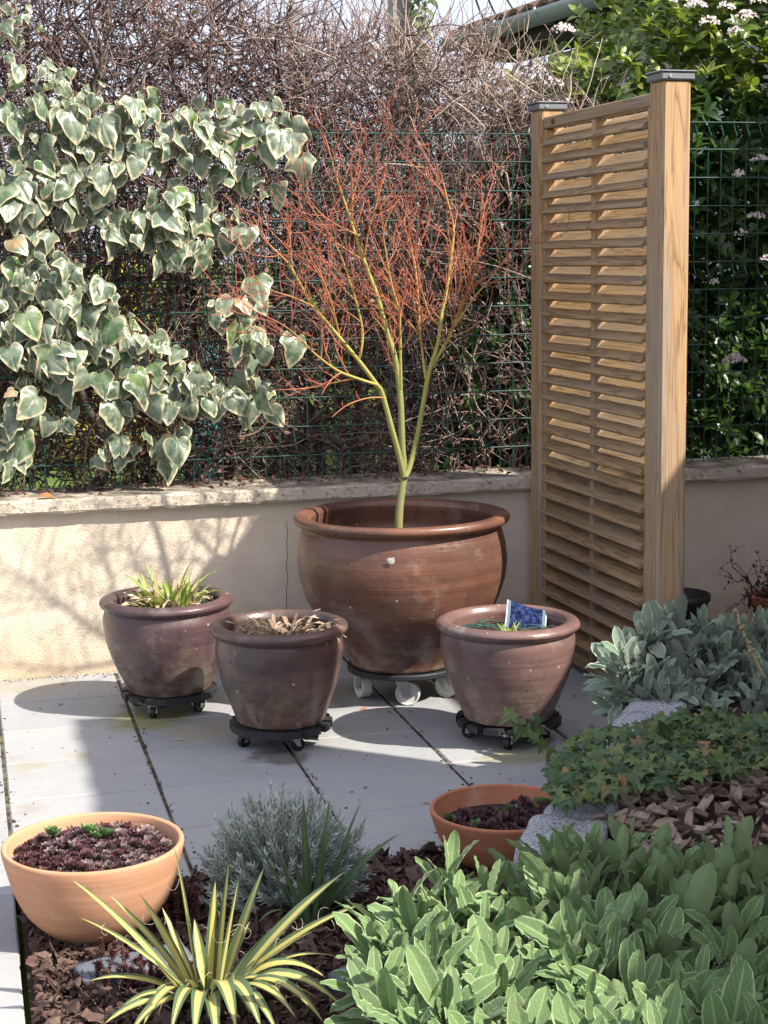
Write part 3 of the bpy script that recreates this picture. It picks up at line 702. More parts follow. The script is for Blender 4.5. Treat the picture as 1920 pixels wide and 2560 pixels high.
M['semp_p'] = semper_mat('purple_houseleek', (.13, .12, .085), (.085, .034, .042)); M['semp_g'] = semper_mat('green_houseleek', (.10, .19, .07), (.11, .17, .06))
M['semp_grey'] = semper_mat('faded_houseleek', (.22, .20, .17), (.19, .13, .13))
protos = {k: [houseleek(M[k], 24+3*s, s) for s in range(2)] for k in ('semp_p', 'semp_g', 'semp_grey')}
used = set()
def put_semp(kind, loc, sc, lab, grp):
    pr = protos[kind][int(rng.integers(0, 2))]
    o = pr if pr.name not in used else pr.copy()
    if pr.name in used: COL.objects.link(o)
    used.add(pr.name)
    o.location = loc; o.scale = (sc,)*3; o.rotation_euler = (rng.normal(0, .25), rng.normal(0, .25), rng.uniform(0, 6.28)); tag(o, lab, 'houseleek', grp)
pts = []
for t_ in range(6000):
    a, r = rng.uniform(0, 2*PI), .152*math.sqrt(rng.random()); p = np.array([r*math.cos(a), r*math.sin(a)])
    if all(np.hypot(*(p-q)) > .0165 for q in pts): pts.append(p)
    if len(pts) > 150: break
for i, p in enumerate(pts):
    h = .156+.026*(1-(np.hypot(*p)/.16)**2)+rng.uniform(-.004, .006); k = 'semp_grey' if rng.random() < .28 else 'semp_p'
    put_semp(k, (BL[0]+p[0], BL[1]+p[1], h), rng.uniform(.72, 1.25), 'dark purple houseleek rosette packed in the pale bowl' if k == 'semp_p' else 'faded greyish houseleek rosette packed in the pale bowl', 'houseleeks in the pale bowl')
for (px, py, s_, lb) in ((112, 1800, 1.15, 'green houseleek alone at the left of the pale bowl'), (192, 1797, 1.35, 'tallest green houseleek of the trio in the pale bowl'), (207, 1808, 1.0, 'small green houseleek in the middle of the trio in the pale bowl'), (228, 1804, 1.3, 'flat green houseleek at the right of the trio in the pale bowl')):
    q = onz(px, py, .195); put_semp('semp_g', (q[0], q[1], .190), s_, lb, 'green houseleeks in the pale bowl')
pts = []
for t_ in range(2500):
    a, r = rng.uniform(0, 2*PI), .13*math.sqrt(rng.random()); p = np.array([r*math.cos(a), r*math.sin(a)])
    if all(np.hypot(*(p-q)) > .026 for q in pts): pts.append(p)
for p in pts:
    if p[1]-p[0]*.2 > .07: continue
    gk = rng.random() > .85
    put_semp('semp_g' if gk else 'semp_p', (BR[0]+p[0], BR[1]+p[1], .106), rng.uniform(1., 1.5), 'green houseleek rosette in the half hidden terracotta bowl' if gk else 'dark purple houseleek rosette in the half hidden terracotta bowl', 'green houseleeks in the half hidden bowl' if gk else 'houseleeks in the half hidden bowl')
for k in protos.values():
    for pr in k:
        if pr.name not in used: bpy.data.objects.remove(pr)

# ------------------------------------------------------------------ red twigged tree
def m_twig(name, stops, rough=.55):
    t = NT(name); r = t.attr('rad'); c = t.ramp(r, stops)
    c = t.mix(t.math('MULTIPLY', t.noise(70, 4), .35), c, (.07, .05, .02))
    return t.P(col=c, rough=rough, spec=.35).m
M['maple'] = m_twig('maple_bark', [(0, (.40, .075, .072)), (.12, (.46, .135, .08)), (.24, (.47, .25, .08)), (.42, (.44, .38, .09)), (.8, (.33, .33, .09)), (1, (.25, .255, .10))])
tree = thing('maple_tree', 'small leafless tree with red and orange twigs, planted in the huge pot', 'tree', (1.31, 5.02, .515))
TO = np.array([1.31, 5.02, .515])
def tp(pts, y0, y1):
    n = len(pts); return np.array([at((560+x*.4822)/DS, (300+y*.4822)/DS, 5.02+y0+(y1-y0)*i/max(n-1, 1)) for i, (x, y) in enumerate(pts)])-TO
def smooth_line(P, k=5):
    return fillet(P, k)
mains = [
 (tp([(903, 2230), (906, 2090), (912, 2000), (925, 1900), (935, 1830), (925, 1700), (915, 1450), (890, 1250), (845, 1100), (800, 930), (760, 820), (720, 710), (690, 620), (640, 470), (585, 300), (520, 70)], 0, .05), .0145, .0014),
 (tp([(932, 1850), (905, 1730), (870, 1600), (820, 1420), (790, 1370), (700, 1250), (600, 1130), (470, 970), (400, 860), (330, 740), (230, 640), (150, 500)], 0, -.12), .0098, .0014),
 (tp([(940, 1850), (968, 1780), (1010, 1600), (1045, 1400), (1065, 1300), (1110, 1150), (1130, 1000), (1160, 850), (1180, 700), (1190, 560), (1150, 380), (1120, 260)], 0, .1), .0098, .0013),
 (tp([(1065, 1300), (1130, 1190), (1190, 1080), (1240, 950), (1290, 820), (1320, 650), (1350, 460), (1390, 330)], .04, .2), .0055, .0010),
 (tp([(1045, 1340), (1020, 1130), (1005, 900), (985, 720), (935, 540), (960, 420)], .04, .15), .0045, .0010),
 (tp([(790, 1372), (690, 1340), (590, 1300), (480, 1220), (390, 1130), (300, 1060), (160, 990)], -.05, -.2), .0050, .0009),
 (tp([(918, 1400), (914, 1200), (908, 1000), (870, 860), (840, 690), (830, 560), (910, 400), (930, 450)], .0, -.12), .0050, .0010),
 (tp([(700, 1250), (720, 1110), (690, 960), (640, 800), (600, 690), (540, 580), (430, 420)], -.05, -.02), .0042, .0009),
 (tp([(1128, 1075), (1070, 1020), (1030, 900), (1010, 820), (1000, 700)], .06, .0), .0035, .0009),
 (tp([(1190, 1080), (1290, 930), (1400, 800), (1480, 690), (1540, 630)], .08, .1), .0036, .0009),
 (tp([(730, 705), (745, 600), (790, 430), (840, 250), (880, 100)], .03, -.03), .0030, .0010),
 (tp([(700, 600), (560, 530), (470, 450), (430, 380)], .03, .0), .0026, .0009),
 (tp([(840, 1440), (760, 1440), (680, 1460), (620, 1490), (560, 1540)], -.03, -.15), .0026, .0009),
 (tp([(470, 970), (360, 920), (240, 880), (120, 800)], -.08, -.15), .0028, .0009),
 (tp([(600, 1130), (560, 960), (500, 800), (440, 690), (450, 560)], -.06, -.2), .0032, .0009),
]
MV, MF, MR, nv = [], [], [], 0
segs = []
def add_line(P, r0, r1, sides):
    global nv
    K = len(P); t = np.linspace(0, 1, K)
    R = r1+(r0-r1)*(1-t)**.85
    V, F = tubes(P[None], R[None], sides); MV.append(V); MF.append(F+nv); MR.append(np.repeat(R, sides)); nv += len(V); return R
allm = []
for P, r0, r1 in mains:
    Q = smooth_line(P, 5); R = add_line(Q, r0, r1, 8); allm.append((Q, R))
mainV, mainF, mainR = np.concatenate(MV), np.concatenate(MF), np.concatenate(MR)
build('trunk', mainV, [mainF], M['maple'], tree, True, {'rad': np.clip(mainR/.0105, 0, 1)})
MV, MF, MR, nv = [], [], [], 0
def side_twigs(Q, R, every, lmin, lmax, start, depth):
    n = len(Q); seglen = np.linalg.norm(np.diff(Q, axis=0), axis=1); s = np.concatenate([[0], np.cumsum(seglen)])
    x = start*s[-1]+rng.uniform(0, every)
    while x < s[-1]*.97:
        i = min(np.searchsorted(s, x), n-1); p = np.array([np.interp(x, s, Q[:, j]) for j in range(3)]); tg = unit(Q[min(i+1, n-1)]-Q[max(i-1, 0)])
        rad = np.interp(x, s, R)
        ax = unit(rng.normal(0, 1, 3)); sd = unit(np.cross(tg, ax)); sd[1] *= .7
        d = unit(tg*.75+sd*rng.uniform(.5, 1.05)+np.array([0, 0, .16])); L = rng.uniform(lmin, lmax)*(1-.35*x/s[-1])
        k = 6; pts = [p]; dd = d.copy()
        for q in range(k-1):
            dd = unit(dd+rng.normal(0, .1, 3)+np.array([0, 0, .075])); pts.append(pts[-1]+dd*L/(k-1))
        pts = np.array(pts); r0 = min(rad*.65, .0013+.006*L); rr = add_line(pts, r0, .0010, 4)
        for b in range(1, k):                                # buds
            if rng.random() < .6:
                q = pts[b]; add_line(np.array([q, q+unit(dd+rng.normal(0, .6, 3))*.007, q+unit(dd)*.010]), .0016, .0006, 4)
        if depth > 0: side_twigs(pts, rr, .05, .06, .16, .15, depth-1)
        x += rng.uniform(.6, 1.4)*every
for i, (Q, R) in enumerate(allm):
    if i == 12: side_twigs(Q, R, .06, .03, .07, .4, 0)
    else: side_twigs(Q, R, .034, .10, .30, .40 if i < 3 else .12, 1)
build('twigs', np.concatenate(MV), [np.concatenate(MF)], M['maple'], tree, True, {'rad': np.clip(np.concatenate(MR)/.0105, 0, 1)})

# ------------------------------------------------------------------ plants in the small pots
strap = ([0, .1, .5, .85, 1], [.7, 1, .9, .5, .03])
def strap_plant(label, cat, loc, parts):
    t = thing('potted_plant', label, cat, loc)
    for name, mat, n, rad, L, W, curl, lean, ruf in parts:
        a = rng.uniform(0, 2*PI, n); r = rad*np.sqrt(rng.random(n)); b = np.stack([r*np.cos(a), r*np.sin(a)*.8, 0*a], -1)
        le = np.abs(rng.normal(lean, .25, n)); a2 = a+rng.normal(0, .7, n)
        d = np.stack([np.cos(a2)*np.sin(le), np.sin(a2)*np.sin(le), np.cos(le)], -1); up = np.stack([-np.cos(a2)*np.cos(le), -np.sin(a2)*np.cos(le), np.sin(le)], -1)
        V, F, uv, rn = leaves(b, d, -up*-1.0, L*rng.uniform(.6, 1.25, n), W*rng.uniform(.7, 1.2, n), strap, curl=curl*rng.uniform(.4, 1.4, n), rows=9, cols=3, fold=.35, ruffle=ruf)
        build(name, V, [F], mat, t, True, {'rnd': rn}, {'luv': uv})
    return t
M['fresh'] = m_leaf('fresh_strap', [(.20, .30, .05), (.30, .38, .09), (.38, .42, .14)], .45, .4, .3, var=.2)
M['dry'] = m_leaf('withered_leaf', [(.46, .36, .24), (.62, .53, .38), (.32, .22, .13), (.72, .65, .52)], .8, .1, .2, var=.4)
M['drydark'] = m_leaf('dry_curled_leaf', [(.30, .21, .15), (.46, .35, .25), (.17, .11, .075), (.58, .48, .36)], .8, .1, .15, var=.4)
strap_plant('fresh green shoots among bleached withered leaves in the plum pot', 'plant', (.59, 5.06, .312), [('green_leaves', M['fresh'], 44, .08, .15, .015, 1.0, .34, 0), ('withered_leaves', M['dry'], 85, .085, .11, .019, 1.8, .3, .35)])
strap_plant('dry curled brown leaves of a dead plant in the dark pot', 'plant', (.85, 4.60, .303), [('dry_leaves', M['drydark'], 200, .10, .105, .012, 2.8, .4, .3), ('pale_leaves', M['dry'], 24, .09, .10, .011, 1.8, .45, .2)])
strap_plant('tiny green seedling beside the blue card in the mauve pot', 'plant', (1.475, 4.43, .308), [('leaves', M['fresh'], 26, .02, .045, .006, .6, .6, 0), ('dry_leaves', M['dry'], 9, .05, .03, .008, 1.2, .8, .2)])
def netting(label, loc, R, bump_, seed):
    r = np.random.default_rng(seed); n = 15; k = 13; L = []
    for ax in (0, 1):
        for i in range(n):
            u = -R+2*R*(i+.5)/n; h = math.sqrt(max(R*R-u*u, 0)); tt = np.linspace(-h, h, k)
            P = np.zeros((k, 3)); P[:, ax] = tt; P[:, 1-ax] = u; L.append(P)
    P = np.array(L); P[..., 2] = bump_*np.exp(-((P[..., 0]+.08)**2+(P[..., 1])**2)/.0025)+.006*np.sin(P[..., 0]*60)*np.cos(P[..., 1]*70)+.008
    V, F = tubes(P, np.full(P.shape[:2], .0009), 4); o = build('wire_netting', V, [F], M['net']); o.location = loc; return tag(o, label, 'netting')
netting('dark green wire netting laid on the soil of the mauve pot', (1.473, 4.46, .31), .155, .03, 1)
netting('dark green wire netting poking out round the shoots in the plum pot', (.576, 5.08, .315), .15, .01, 2)
# blue plant card
def m_card():
    t = NT('printed_card'); uv = t.attr('luv', True); u, v = t.sep(uv, 0), t.sep(uv, 1)
    c = t.ramp(t.noise(90, 4), [(.35, (.005, .007, .02)), (.5, (.014, .022, .07)), (.62, (.035, .05, .14)), (.72, (.03, .05, .03))])
    e = t.math('MAXIMUM', t.math('GREATER_THAN', u, .80), t.math('LESS_THAN', u, -.80))
    c = t.mix(e, c, (.12, .16, .20)); e2 = t.math('GREATER_THAN', t.math('ABSOLUTE', u), .95); c = t.mix(e2, c, (.6, .62, .62))
    return t.P(col=c, rough=.85, spec=.03).m
card = thing('plant_card', 'bent blue picture card stuck in the mauve pot', 'label', (1.535, 4.50, .30))
V, F, uv, rn = leaves(np.array([[0, 0, 0.]]), np.array([[.34, .55, .9]]), np.array([[.1, -.9, .5]]), .088, .125, ([0, 1], [1, 1]), curl=.25, rows=6, cols=9, fold=.1)
build('card_face', V, [F], m_card(), card, True, {'rnd': rn}, {'luv': uv})

# ------------------------------------------------------------------ variegated ivy on the fence
def ivy_outline(pts):
    P = fillet(np.array(pts+[pts[0]], float), 3)[:-1]
    return P
half = [(0, -.02), (.15, -.14), (.32, -.15), (.46, .0), (.56, .20), (.46, .33), (.36, .46), (.33, .60), (.24, .74), (.12, .90), (0, 1.02)]
big_ivy = ivy_outline(half+[(-x, y) for x, y in half[-2:0:-1]])
half2 = [(0, -.02), (.14, -.13), (.34, -.10), (.50, .05), (.66, .28), (.44, .36), (.34, .46), (.28, .64), (.14, .86), (0, 1.06)]
big_ivy2 = ivy_outline(half2+[(-x*.9, y*.97) for x, y in half2[-2:0:-1]])
half3 = [(0, -.02), (.16, -.16), (.34, -.17), (.47, -.02), (.50, .16), (.46, .34), (.39, .50), (.31, .64), (.21, .79), (.10, .93), (0, 1.0)]
big_ivy3 = ivy_outline(half3+[(-x*1.05, y) for x, y in half3[-2:0:-1]])
star = [(0, .02), (.18, -.22), (.30, -.20), (.28, 0), (.56, .10), (.50, .22), (.24, .34), (.20, .50), (.10, .80), (0, 1.0)]
small_ivy = ivy_outline(star+[(-x, y) for x, y in star[-2:0:-1]])
def m_ivy():
    t = NT('variegated_ivy'); uv = t.attr('luv', True); r = t.attr('rnd'); e = t.sep(uv, 2); x, y = t.sep(uv, 0), t.sep(uv, 1)
    nn = t.noise(38, 4); n2 = t.noise(14, 2)
    c = t.ramp(r, [(0, (.065, .11, .06)), (.35, (.11, .155, .10)), (.7, (.155, .195, .14)), (.9, (.08, .155, .045)), (1, (.15, .24, .06))])
    c = t.mix(t.ramp(nn, [(.44, 0), (.52, .75)]), c, (.21, .245, .165))
    ang = t.math('ARCTAN2', x, t.math('ADD', y, .02))
    ve = t.math('ABSOLUTE', t.math('SINE', t.math('MULTIPLY', ang, 3.2)))
    c = t.mix(t.ramp(ve, [(.0, .55), (.07, 0)]), c, (.30, .33, .22))
    k = t.math('ADD', e, t.math('MULTIPLY', t.math('SUBTRACT', nn, .5), .55))
    c = t.mix(t.ramp(k, [(.80, 0), (.96, .9)]), c, t.mix(n2, (.60, .56, .36), (.66, .58, .40)))
    c = t.mix(t.math('MULTIPLY', t.ramp(k, [(.99, 0), (1.07, 1)]), t.ramp(r, [(.3, 0), (.7, .8)])), c, (.33, .17, .07))
    bro = t.math('MULTIPLY', t.ramp(t.noise(9, 3), [(.62, 0), (.70, .85)]), t.ramp(r, [(.5, 0), (.6, 1)]))
    c = t.mix(bro, c, (.42, .27, .14))
    t.P(col=c, rough=t.ramp(nn, [(.3, .26), (.7, .40)]), spec=.65, nrm=t.bump(t.math('ADD', t.math('MULTIPLY', t.ramp(ve, [(0, 1), (.12, 0)]), .5), nn), .35, .006))
    return t.translucent(t.hsv(c, .5, 1.2, 1.2), .16).m
M['ivy'] = m_ivy()
blobs = [(40, 60, 55, 60, 8), (20, 160, 40, 70, 6), (300, 235, 60, 20, 4), (560, 235, 40, 20, 2), (450, 250, 60, 25, 4), (640, 330, 20, 60, 2), (200, 250, 70, 30, 6), (120, 190, 110, 40, 12), (90, 280, 110, 55, 20), (215, 340, 110, 80, 26), (50, 430, 70, 90, 16), (330, 310, 90, 70, 16), (420, 330, 70, 60, 9), (500, 290, 70, 55, 12), (590, 280, 45, 55, 7), (520, 390, 60, 50, 9), (590, 425, 25, 25, 2),
         (180, 440, 90, 60, 15), (390, 470, 80, 55, 16), (300, 510, 80, 45, 12), (500, 495, 45, 45, 7), (400, 560, 70, 50, 12), (60, 540, 60, 50, 6),
         (90, 620, 110, 60, 22), (60, 720, 75, 100, 22), (180, 680, 80, 70, 20), (250, 750, 70, 60, 12), (160, 790, 90, 70, 18), (330, 800, 80, 60, 16), (310, 870, 70, 50, 11), (390, 850, 60, 60, 8), (135, 920, 35, 25, 3), (40, 900, 50, 60, 10), (30, 990, 40, 50, 8), (245, 930, 40, 40, 4), (300, 975, 50, 35, 7), (385, 955, 30, 30, 4), (370, 1012, 18, 16, 1), (212, 1010, 25, 20, 2),
         (500, 700, 55, 45, 8), (540, 770, 40, 45, 7), (545, 640, 22, 25, 2), (620, 752, 25, 15, 2), (450, 870, 45, 40, 6), (510, 880, 40, 50, 7), (592, 905, 18, 16, 1), (560, 850, 30, 30, 4)]
pos, rad_ = [], []
for (cx, cy, rx, ry, n) in blobs:
    tries = 0; k = 0
    n = max(1, round(n*1.3))
    while k < n and tries < 200:
        tries += 1
        a, q = rng.uniform(0, 2*PI), math.sqrt(rng.random()); x, y = cx+rx*.92*q*math.cos(a), cy+ry*.92*q*math.sin(a)
        if any(abs(x-p[0]) < 13 and abs(y-p[1]) < 13 for p in pos): continue
        pos.append((x, y)); rad_.append(n); k += 1
N = len(pos); size = np.clip(np.exp(rng.normal(math.log(.061), .34, N)), .03, .10)
size[[i for i in range(N) if pos[i][1] < 230]] *= .55
dep = rng.uniform(5.575, 5.68, N)
PW = np.array([at(x, y, Y) for (x, y), Y in zip(pos, dep)])+np.array([0, 0, .035])
upv = np.stack([rng.normal(.12, .75, N), rng.normal(-1, .3, N), rng.normal(.45, .6, N)], -1)
dv = np.stack([rng.normal(0, .55, N), rng.normal(-.25, .3, N), rng.normal(-1, .2, N)], -1)
ivy = thing('variegated_ivy', 'cream edged variegated ivy sprawling over the left end of the wire fence', 'ivy', (.3, 5.63, .6)); IO = np.array([.3, 5.63, .6])
kind_ = rng.choice(3, N, p=[.3, .22, .48]); Vs, Ft, Fq, us, rs, o_ = [], [], [], [], [], 0
for q, ol in enumerate((big_ivy, big_ivy2, big_ivy3)):
    m = kind_ == q; V1, F1, u1, r1 = place_fans(fan(ol), PW[m]-IO, dv[m], upv[m], size[m], .32, .07)
    Vs.append(V1); Ft.append(F1[0]+o_); Fq.append(F1[1]+o_); us.append(u1); rs.append(r1); o_ += len(V1)
build('leaves', np.concatenate(Vs), [np.concatenate(Ft), np.concatenate(Fq)], M['ivy'], ivy, True, {'rnd': np.concatenate(rs)}, {'luv': np.concatenate(us)})
st = MB()
for p, d_ in zip(PW, dv):                                  # leaf stalks
    e = p+np.array([rng.normal(0, .02), .03+abs(rng.normal(0, .02)), rng.uniform(.015, .06)]); st.tube(np.array([p, (p+e)/2+[0, -.006, .006], e])-IO, [.0012, .0013, .0015], 4)
for ln in ([(430, 1060, 5.72), (480, 960, 5.70), (560, 930, 5.69), (585, 860, 5.68), (515, 700, 5.69), (510, 640, 5.67), (530, 600, 5.66), (505, 560, 5.66)], [(0, 700, 5.69), (120, 660, 5.68), (250, 660, 5.69), (330, 720, 5.69), (420, 800, 5.68), (560, 850, 5.68)],
           [(50, 1060, 5.72), (60, 900, 5.69), (45, 700, 5.69), (50, 400, 5.7), (45, 150, 5.72), (30, -20, 5.75)], [(60, 400, 5.68), (200, 330, 5.68), (330, 350, 5.68), (450, 300, 5.68), (600, 270, 5.68)], [(180, 1060, 5.72), (200, 920, 5.69), (300, 900, 5.68), (400, 960, 5.68)], [(100, 600, 5.69), (200, 480, 5.69), (330, 520, 5.68), (440, 550, 5.68)]):
    st.tube(smooth_line(np.array([at(*q) for q in ln]), 5)-IO, rng.uniform(.0028, .0042), 6)
st.done('stems', plain('ivy_stem', (.19, .14, .095), .85, 0, .2, .3, 90), ivy, True)

# ------------------------------------------------------------------ bare hedge
def m_hedge():
    t = NT('hedge_twig'); r = t.attr('rnd')
    c = t.ramp(r, [(0, (.085, .052, .05)), (.3, (.155, .10, .096)), (.55, (.24, .17, .155)), (.75, (.34, .27, .225)), (.9, (.44, .37, .29)), (1, (.18, .085, .07))])
    return t.P(col=c, rough=.75, spec=.25).m
M['twig'] = m_hedge(); M['stem'] = plain('hedge_stem', (.10, .08, .065), .9, 0, .2, .4, 40)
hedge = thing('bare_hedge', 'tall leafless tangled hedge of brown twigs behind the wire fence', 'hedge', (.8, 6.15, .22)); HO = np.array([.8, 6.15, .22])
def htop(x): return np.interp(x, [-1, .3, .9, 1.25, 1.7, 2.0, 2.3, 2.6], [2.55, 2.5, 2.34, 2.22, 2.2, 2.12, 1.95, 1.8])
stm = MB()
for i in range(15):
    x = -.5+i*.215+rng.normal(0, .04); y = 6.12+rng.normal(0, .06); P = [(x, y, .2)]
    zt = htop(x)-.25
    for k in range(1, 9):
        f = k/8; P.append((P[-1][0]+rng.normal(0, .05), y+rng.normal(0, .06), .2+(zt-.2)*f))
    P = smooth_line(np.array(P), 3); R = np.linspace(rng.uniform(.018, .030), .007, len(P)); stm.tube(P-HO, R, 7)
    for q in range(15):
        s = P[int(rng.uniform(.12, .95)*len(P))]; a = rng.uniform(0, 2*PI); d = unit(np.array([math.cos(a), .35*math.sin(a), rng.uniform(.1, .9)])); L = rng.uniform(.25, .6); B = [s]
        for w in range(6): d = unit(d+rng.normal(0, .28, 3)); B.append(B[-1]+d*L/6)
        B = smooth_line(np.array(B), 2); stm.tube(B-HO, np.linspace(rng.uniform(.005, .012), .0025, len(B)), 5)
stm.done('stems', M['stem'], hedge, True)
def twig_walk(n, start, d0, L, k, jit, lift):
    P = np.zeros((n, k, 3)); P[:, 0] = start; d = unit(d0)
    for i in range(1, k):
        d = unit(d+rng.normal(0, jit, (n, 3))*np.array([1, .8, 1])+np.array([0, 0, lift])); P[:, i] = P[:, i-1]+d*(L/(k-1))[:, None]
    return P
NT_ = 11000
xs = rng.uniform(-.55, 2.45, NT_); zs = .35+(htop(xs)-.38)*rng.beta(1.35, 1.05, NT_); ys = rng.uniform(5.86, 6.42, NT_)
d0 = rng.normal(0, 1, (NT_, 3))+np.array([0, -.1, .35]); L = rng.uniform(.10, .30, NT_)
P1 = twig_walk(NT_, np.stack([xs, ys, zs], -1), d0, L, 6, .42, .06)
R1 = (rng.uniform(.0014, .0034, NT_)[:, None])*np.linspace(1.15, .6, 6)[None]
# spurs
idx = rng.integers(0, NT_, 15000); kk = rng.integers(1, 5, 15000)
dS = unit(P1[idx, kk]-P1[idx, kk-1])+rng.normal(0, .7, (15000, 3))
P2 = twig_walk(15000, P1[idx, kk], dS, rng.uniform(.03, .11, 15000), 4, .35, .05); R2 = rng.uniform(.0009, .0017, 15000)[:, None]*np.linspace(1.1, .6, 4)[None]
# upright pale shoots near the top right, over the wall of the sky
n3 = 900; x3 = rng.uniform(1.15, 2.35, n3); z3 = htop(x3)-rng.uniform(.05, .75, n3)
P3 = twig_walk(n3, np.stack([x3, rng.uniform(5.9, 6.3, n3), z3], -1), np.stack([rng.normal(0, .5, n3), rng.normal(0, .3, n3), rng.uniform(.5, 1.3, n3)], -1), rng.uniform(.12, .3, n3), 6, .22, .05); R3 = rng.uniform(.0012, .0022, n3)[:, None]*np.linspace(1.1, .6, 6)[None]
n4 = 2600; x4 = rng.uniform(-.5, 2.3, n4); z4 = .5+(htop(x4)-.6)*rng.random(n4)
P4 = twig_walk(n4, np.stack([x4, rng.uniform(5.88, 6.4, n4), z4], -1), rng.normal(0, 1, (n4, 3))*np.array([1, .5, .8])+np.array([0, 0, .45]), rng.uniform(.25, .6, n4), 7, .13, .03); R4 = rng.uniform(.0016, .0036, n4)[:, None]*np.linspace(1.2, .5, 7)[None]
Vs, Fs, As, o_ = [], [], [], 0
for P_, R_, lo, hi in ((P1, R1, 0, .8), (P2, R2, 0, .85), (P3, R3, .45, .98), (P4, R4, .1, .85)):
    P_[..., 1] = np.where(P_[..., 2] < .70, np.maximum(P_[..., 1], 5.86), np.maximum(P_[..., 1], 5.64))
    V, F = tubes(P_-HO, R_, 3); Vs.append(V); Fs.append(F+o_); o_ += len(V)
    xx = P_[:, 0, 0]; rr = rng.uniform(lo, hi, len(P_))-.12+.30*np.clip((xx-1.2)/.8, 0, 1); As.append(np.repeat(np.clip(rr, 0, 1), P_.shape[1]*3))
build('twigs', np.concatenate(Vs), [np.concatenate(Fs)], M['twig'], hedge, True, {'rnd': np.concatenate(As)})
nd = 7500; xs = rng.uniform(-.55, 2.3, nd); zs = np.where(rng.random(nd) < .8, .6+1.05*rng.beta(1., 1.25, nd), .7+(htop(xs)-.75)*rng.random(nd)); ys = rng.uniform(5.78, 6.4, nd)
V, F, uv, rn = leaves(np.stack([xs, ys, zs], -1)-HO, rng.normal(0, 1, (nd, 3))+np.array([0, 0, -.8]), rng.normal(0, 1, (nd, 3)), rng.uniform(.018, .042, nd), rng.uniform(.010, .019, nd), ([0, .3, .6, 1], [.15, 1, .85, .05]), curl=rng.uniform(.3, 2.6, nd), rows=4, cols=3, fold=.4)
M['dead'] = m_leaf('dead_hedge_leaf', [(.09, .045, .038), (.15, .075, .06), (.21, .12, .09), (.27, .18, .14)], .7, .2, .15, var=.3)
build('dead_leaves', V, [F], M['dead'], hedge, True, {'rnd': rn}, {'luv': uv})
ng = 160; xs = rng.uniform(-.4, 1.3, ng); zs = rng.uniform(1.7, 2.4, ng)
V, F, uv, rn = leaves(np.stack([xs, rng.uniform(5.85, 6.2, ng), zs], -1)-HO, rng.normal(0, 1, (ng, 3)), rng.normal(0, 1, (ng, 3)), rng.uniform(.02, .035, ng), .013, ([0, .4, 1], [.2, 1, .05]), curl=.5, rows=4, cols=3, fold=.3)
build('new_leaves', V, [F], m_leaf('young_hedge_leaf', [(.14, .16, .05), (.24, .25, .09)], .5, .3, .3), hedge, True, {'rnd': rn}, {'luv': uv})

# litter of dry leaves lying on the coping
nl = 520; xs = rng.uniform(-.4, 2.0, nl); ys = 5.83-np.abs(rng.normal(0, .09, nl)); ys = np.maximum(ys, 5.59)
V, F, uv, rn = leaves(np.stack([xs, ys, .609+rng.uniform(0, .012, nl)], -1), rng.normal(0, 1, (nl, 3))*np.array([1, 1, .25]), rng.normal(0, .3, (nl, 3))+np.array([0, 0, 1]), rng.uniform(.015, .035, nl), rng.uniform(.008, .016, nl), ([0, .3, .6, 1], [.15, 1, .85, .05]), curl=rng.uniform(-1, 1.5, nl), rows=4, cols=3, fold=.4)
o = build('leaf_litter', V, [F], M['dead'], None, True, {'rnd': rn}, {'luv': uv}); tag(o, kind='stuff')

# ------------------------------------------------------------------ evergreen with white flowers
M['vib'] = m_leaf('evergreen_leaf', [(.022, .055, .016), (.035, .085, .02), (.06, .13, .024), (.22, .31, .055), (.38, .42, .11)], .32, .5, .33, (.12, .16, .05), .1, var=.3, nsc=30)
M['vibbark'] = plain('evergreen_bark', (.11, .085, .06), .85, 0, .2, .3)
vib = thing('evergreen_shrub', 'large dark evergreen shrub with white flower heads behind the screen', 'shrub', (2.7, 6.4, .22)); VO = np.array([2.7, 6.4, .22])
def vib_mask(p):
    x, y, z = p[:, 0], p[:, 1], p[:, 2]
    left = np.interp(z, [.5, 1.2, 1.65, 1.8, 2.0, 2.15, 2.4, 2.7], [1.72, 1.78, 1.9, 2.2, 2.14, 2.14, 2.3, 2.45])
    top = np.interp(x, [1.7, 2.0, 2.15, 2.21, 2.32, 2.39, 2.48, 2.56, 2.8, 3.2, 4], [1.7, 1.9, 2.02, 2.10, 2.08, 2.12, 2.22, 2.34, 2.75, 2.95, 2.95])+.03*np.sin(x*19)+.03*np.sin(x*41+y*9)
    return (x > left+.06*np.sin(z*17)) & (z < top) & (x < 3.7)
C = np.stack([rng.uniform(1.7, 3.7, 14000), 5.93+1.2*rng.beta(1, 1.8, 14000), rng.uniform(.5, 2.95, 14000)], -1); C = C[vib_mask(C)]
d0 = rng.normal(0, 1, C.shape)
C = C[:6500]; K = 5; n = len(C)
ax = unit(np.stack([rng.normal(0, .5, n), rng.normal(-.5, .45, n), rng.normal(.75, .4, n)+.5*(C[:, 2] > 1.9)], -1))
B = np.repeat(C, K, 0); A = np.repeat(ax, K, 0); ph = np.tile(np.arange(K)*2.4, n)+np.repeat(rng.uniform(0, 6, n), K)
e1 = unit(np.cross(A, np.array([.3, .2, 1.]))); e2 = np.cross(A, e1)
rad = e1*np.cos(ph)[:, None]+e2*np.sin(ph)[:, None]
D = unit(rad*rng.uniform(.5, 1.1, (len(B), 1))+A*rng.uniform(.35, .9, (len(B), 1)))
lv = rng.uniform(.048, .078, len(B))
V, F, uv, rn = leaves(B-VO+A*np.tile(np.arange(K)*.006, n)[:, None], D, A-.3*rad, lv, lv*.42, ([0, .12, .4, .7, .9, 1], [.12, .5, 1, .8, .35, .03]), curl=rng.uniform(.1, .8, len(B)), rows=6, cols=3, fold=.25)
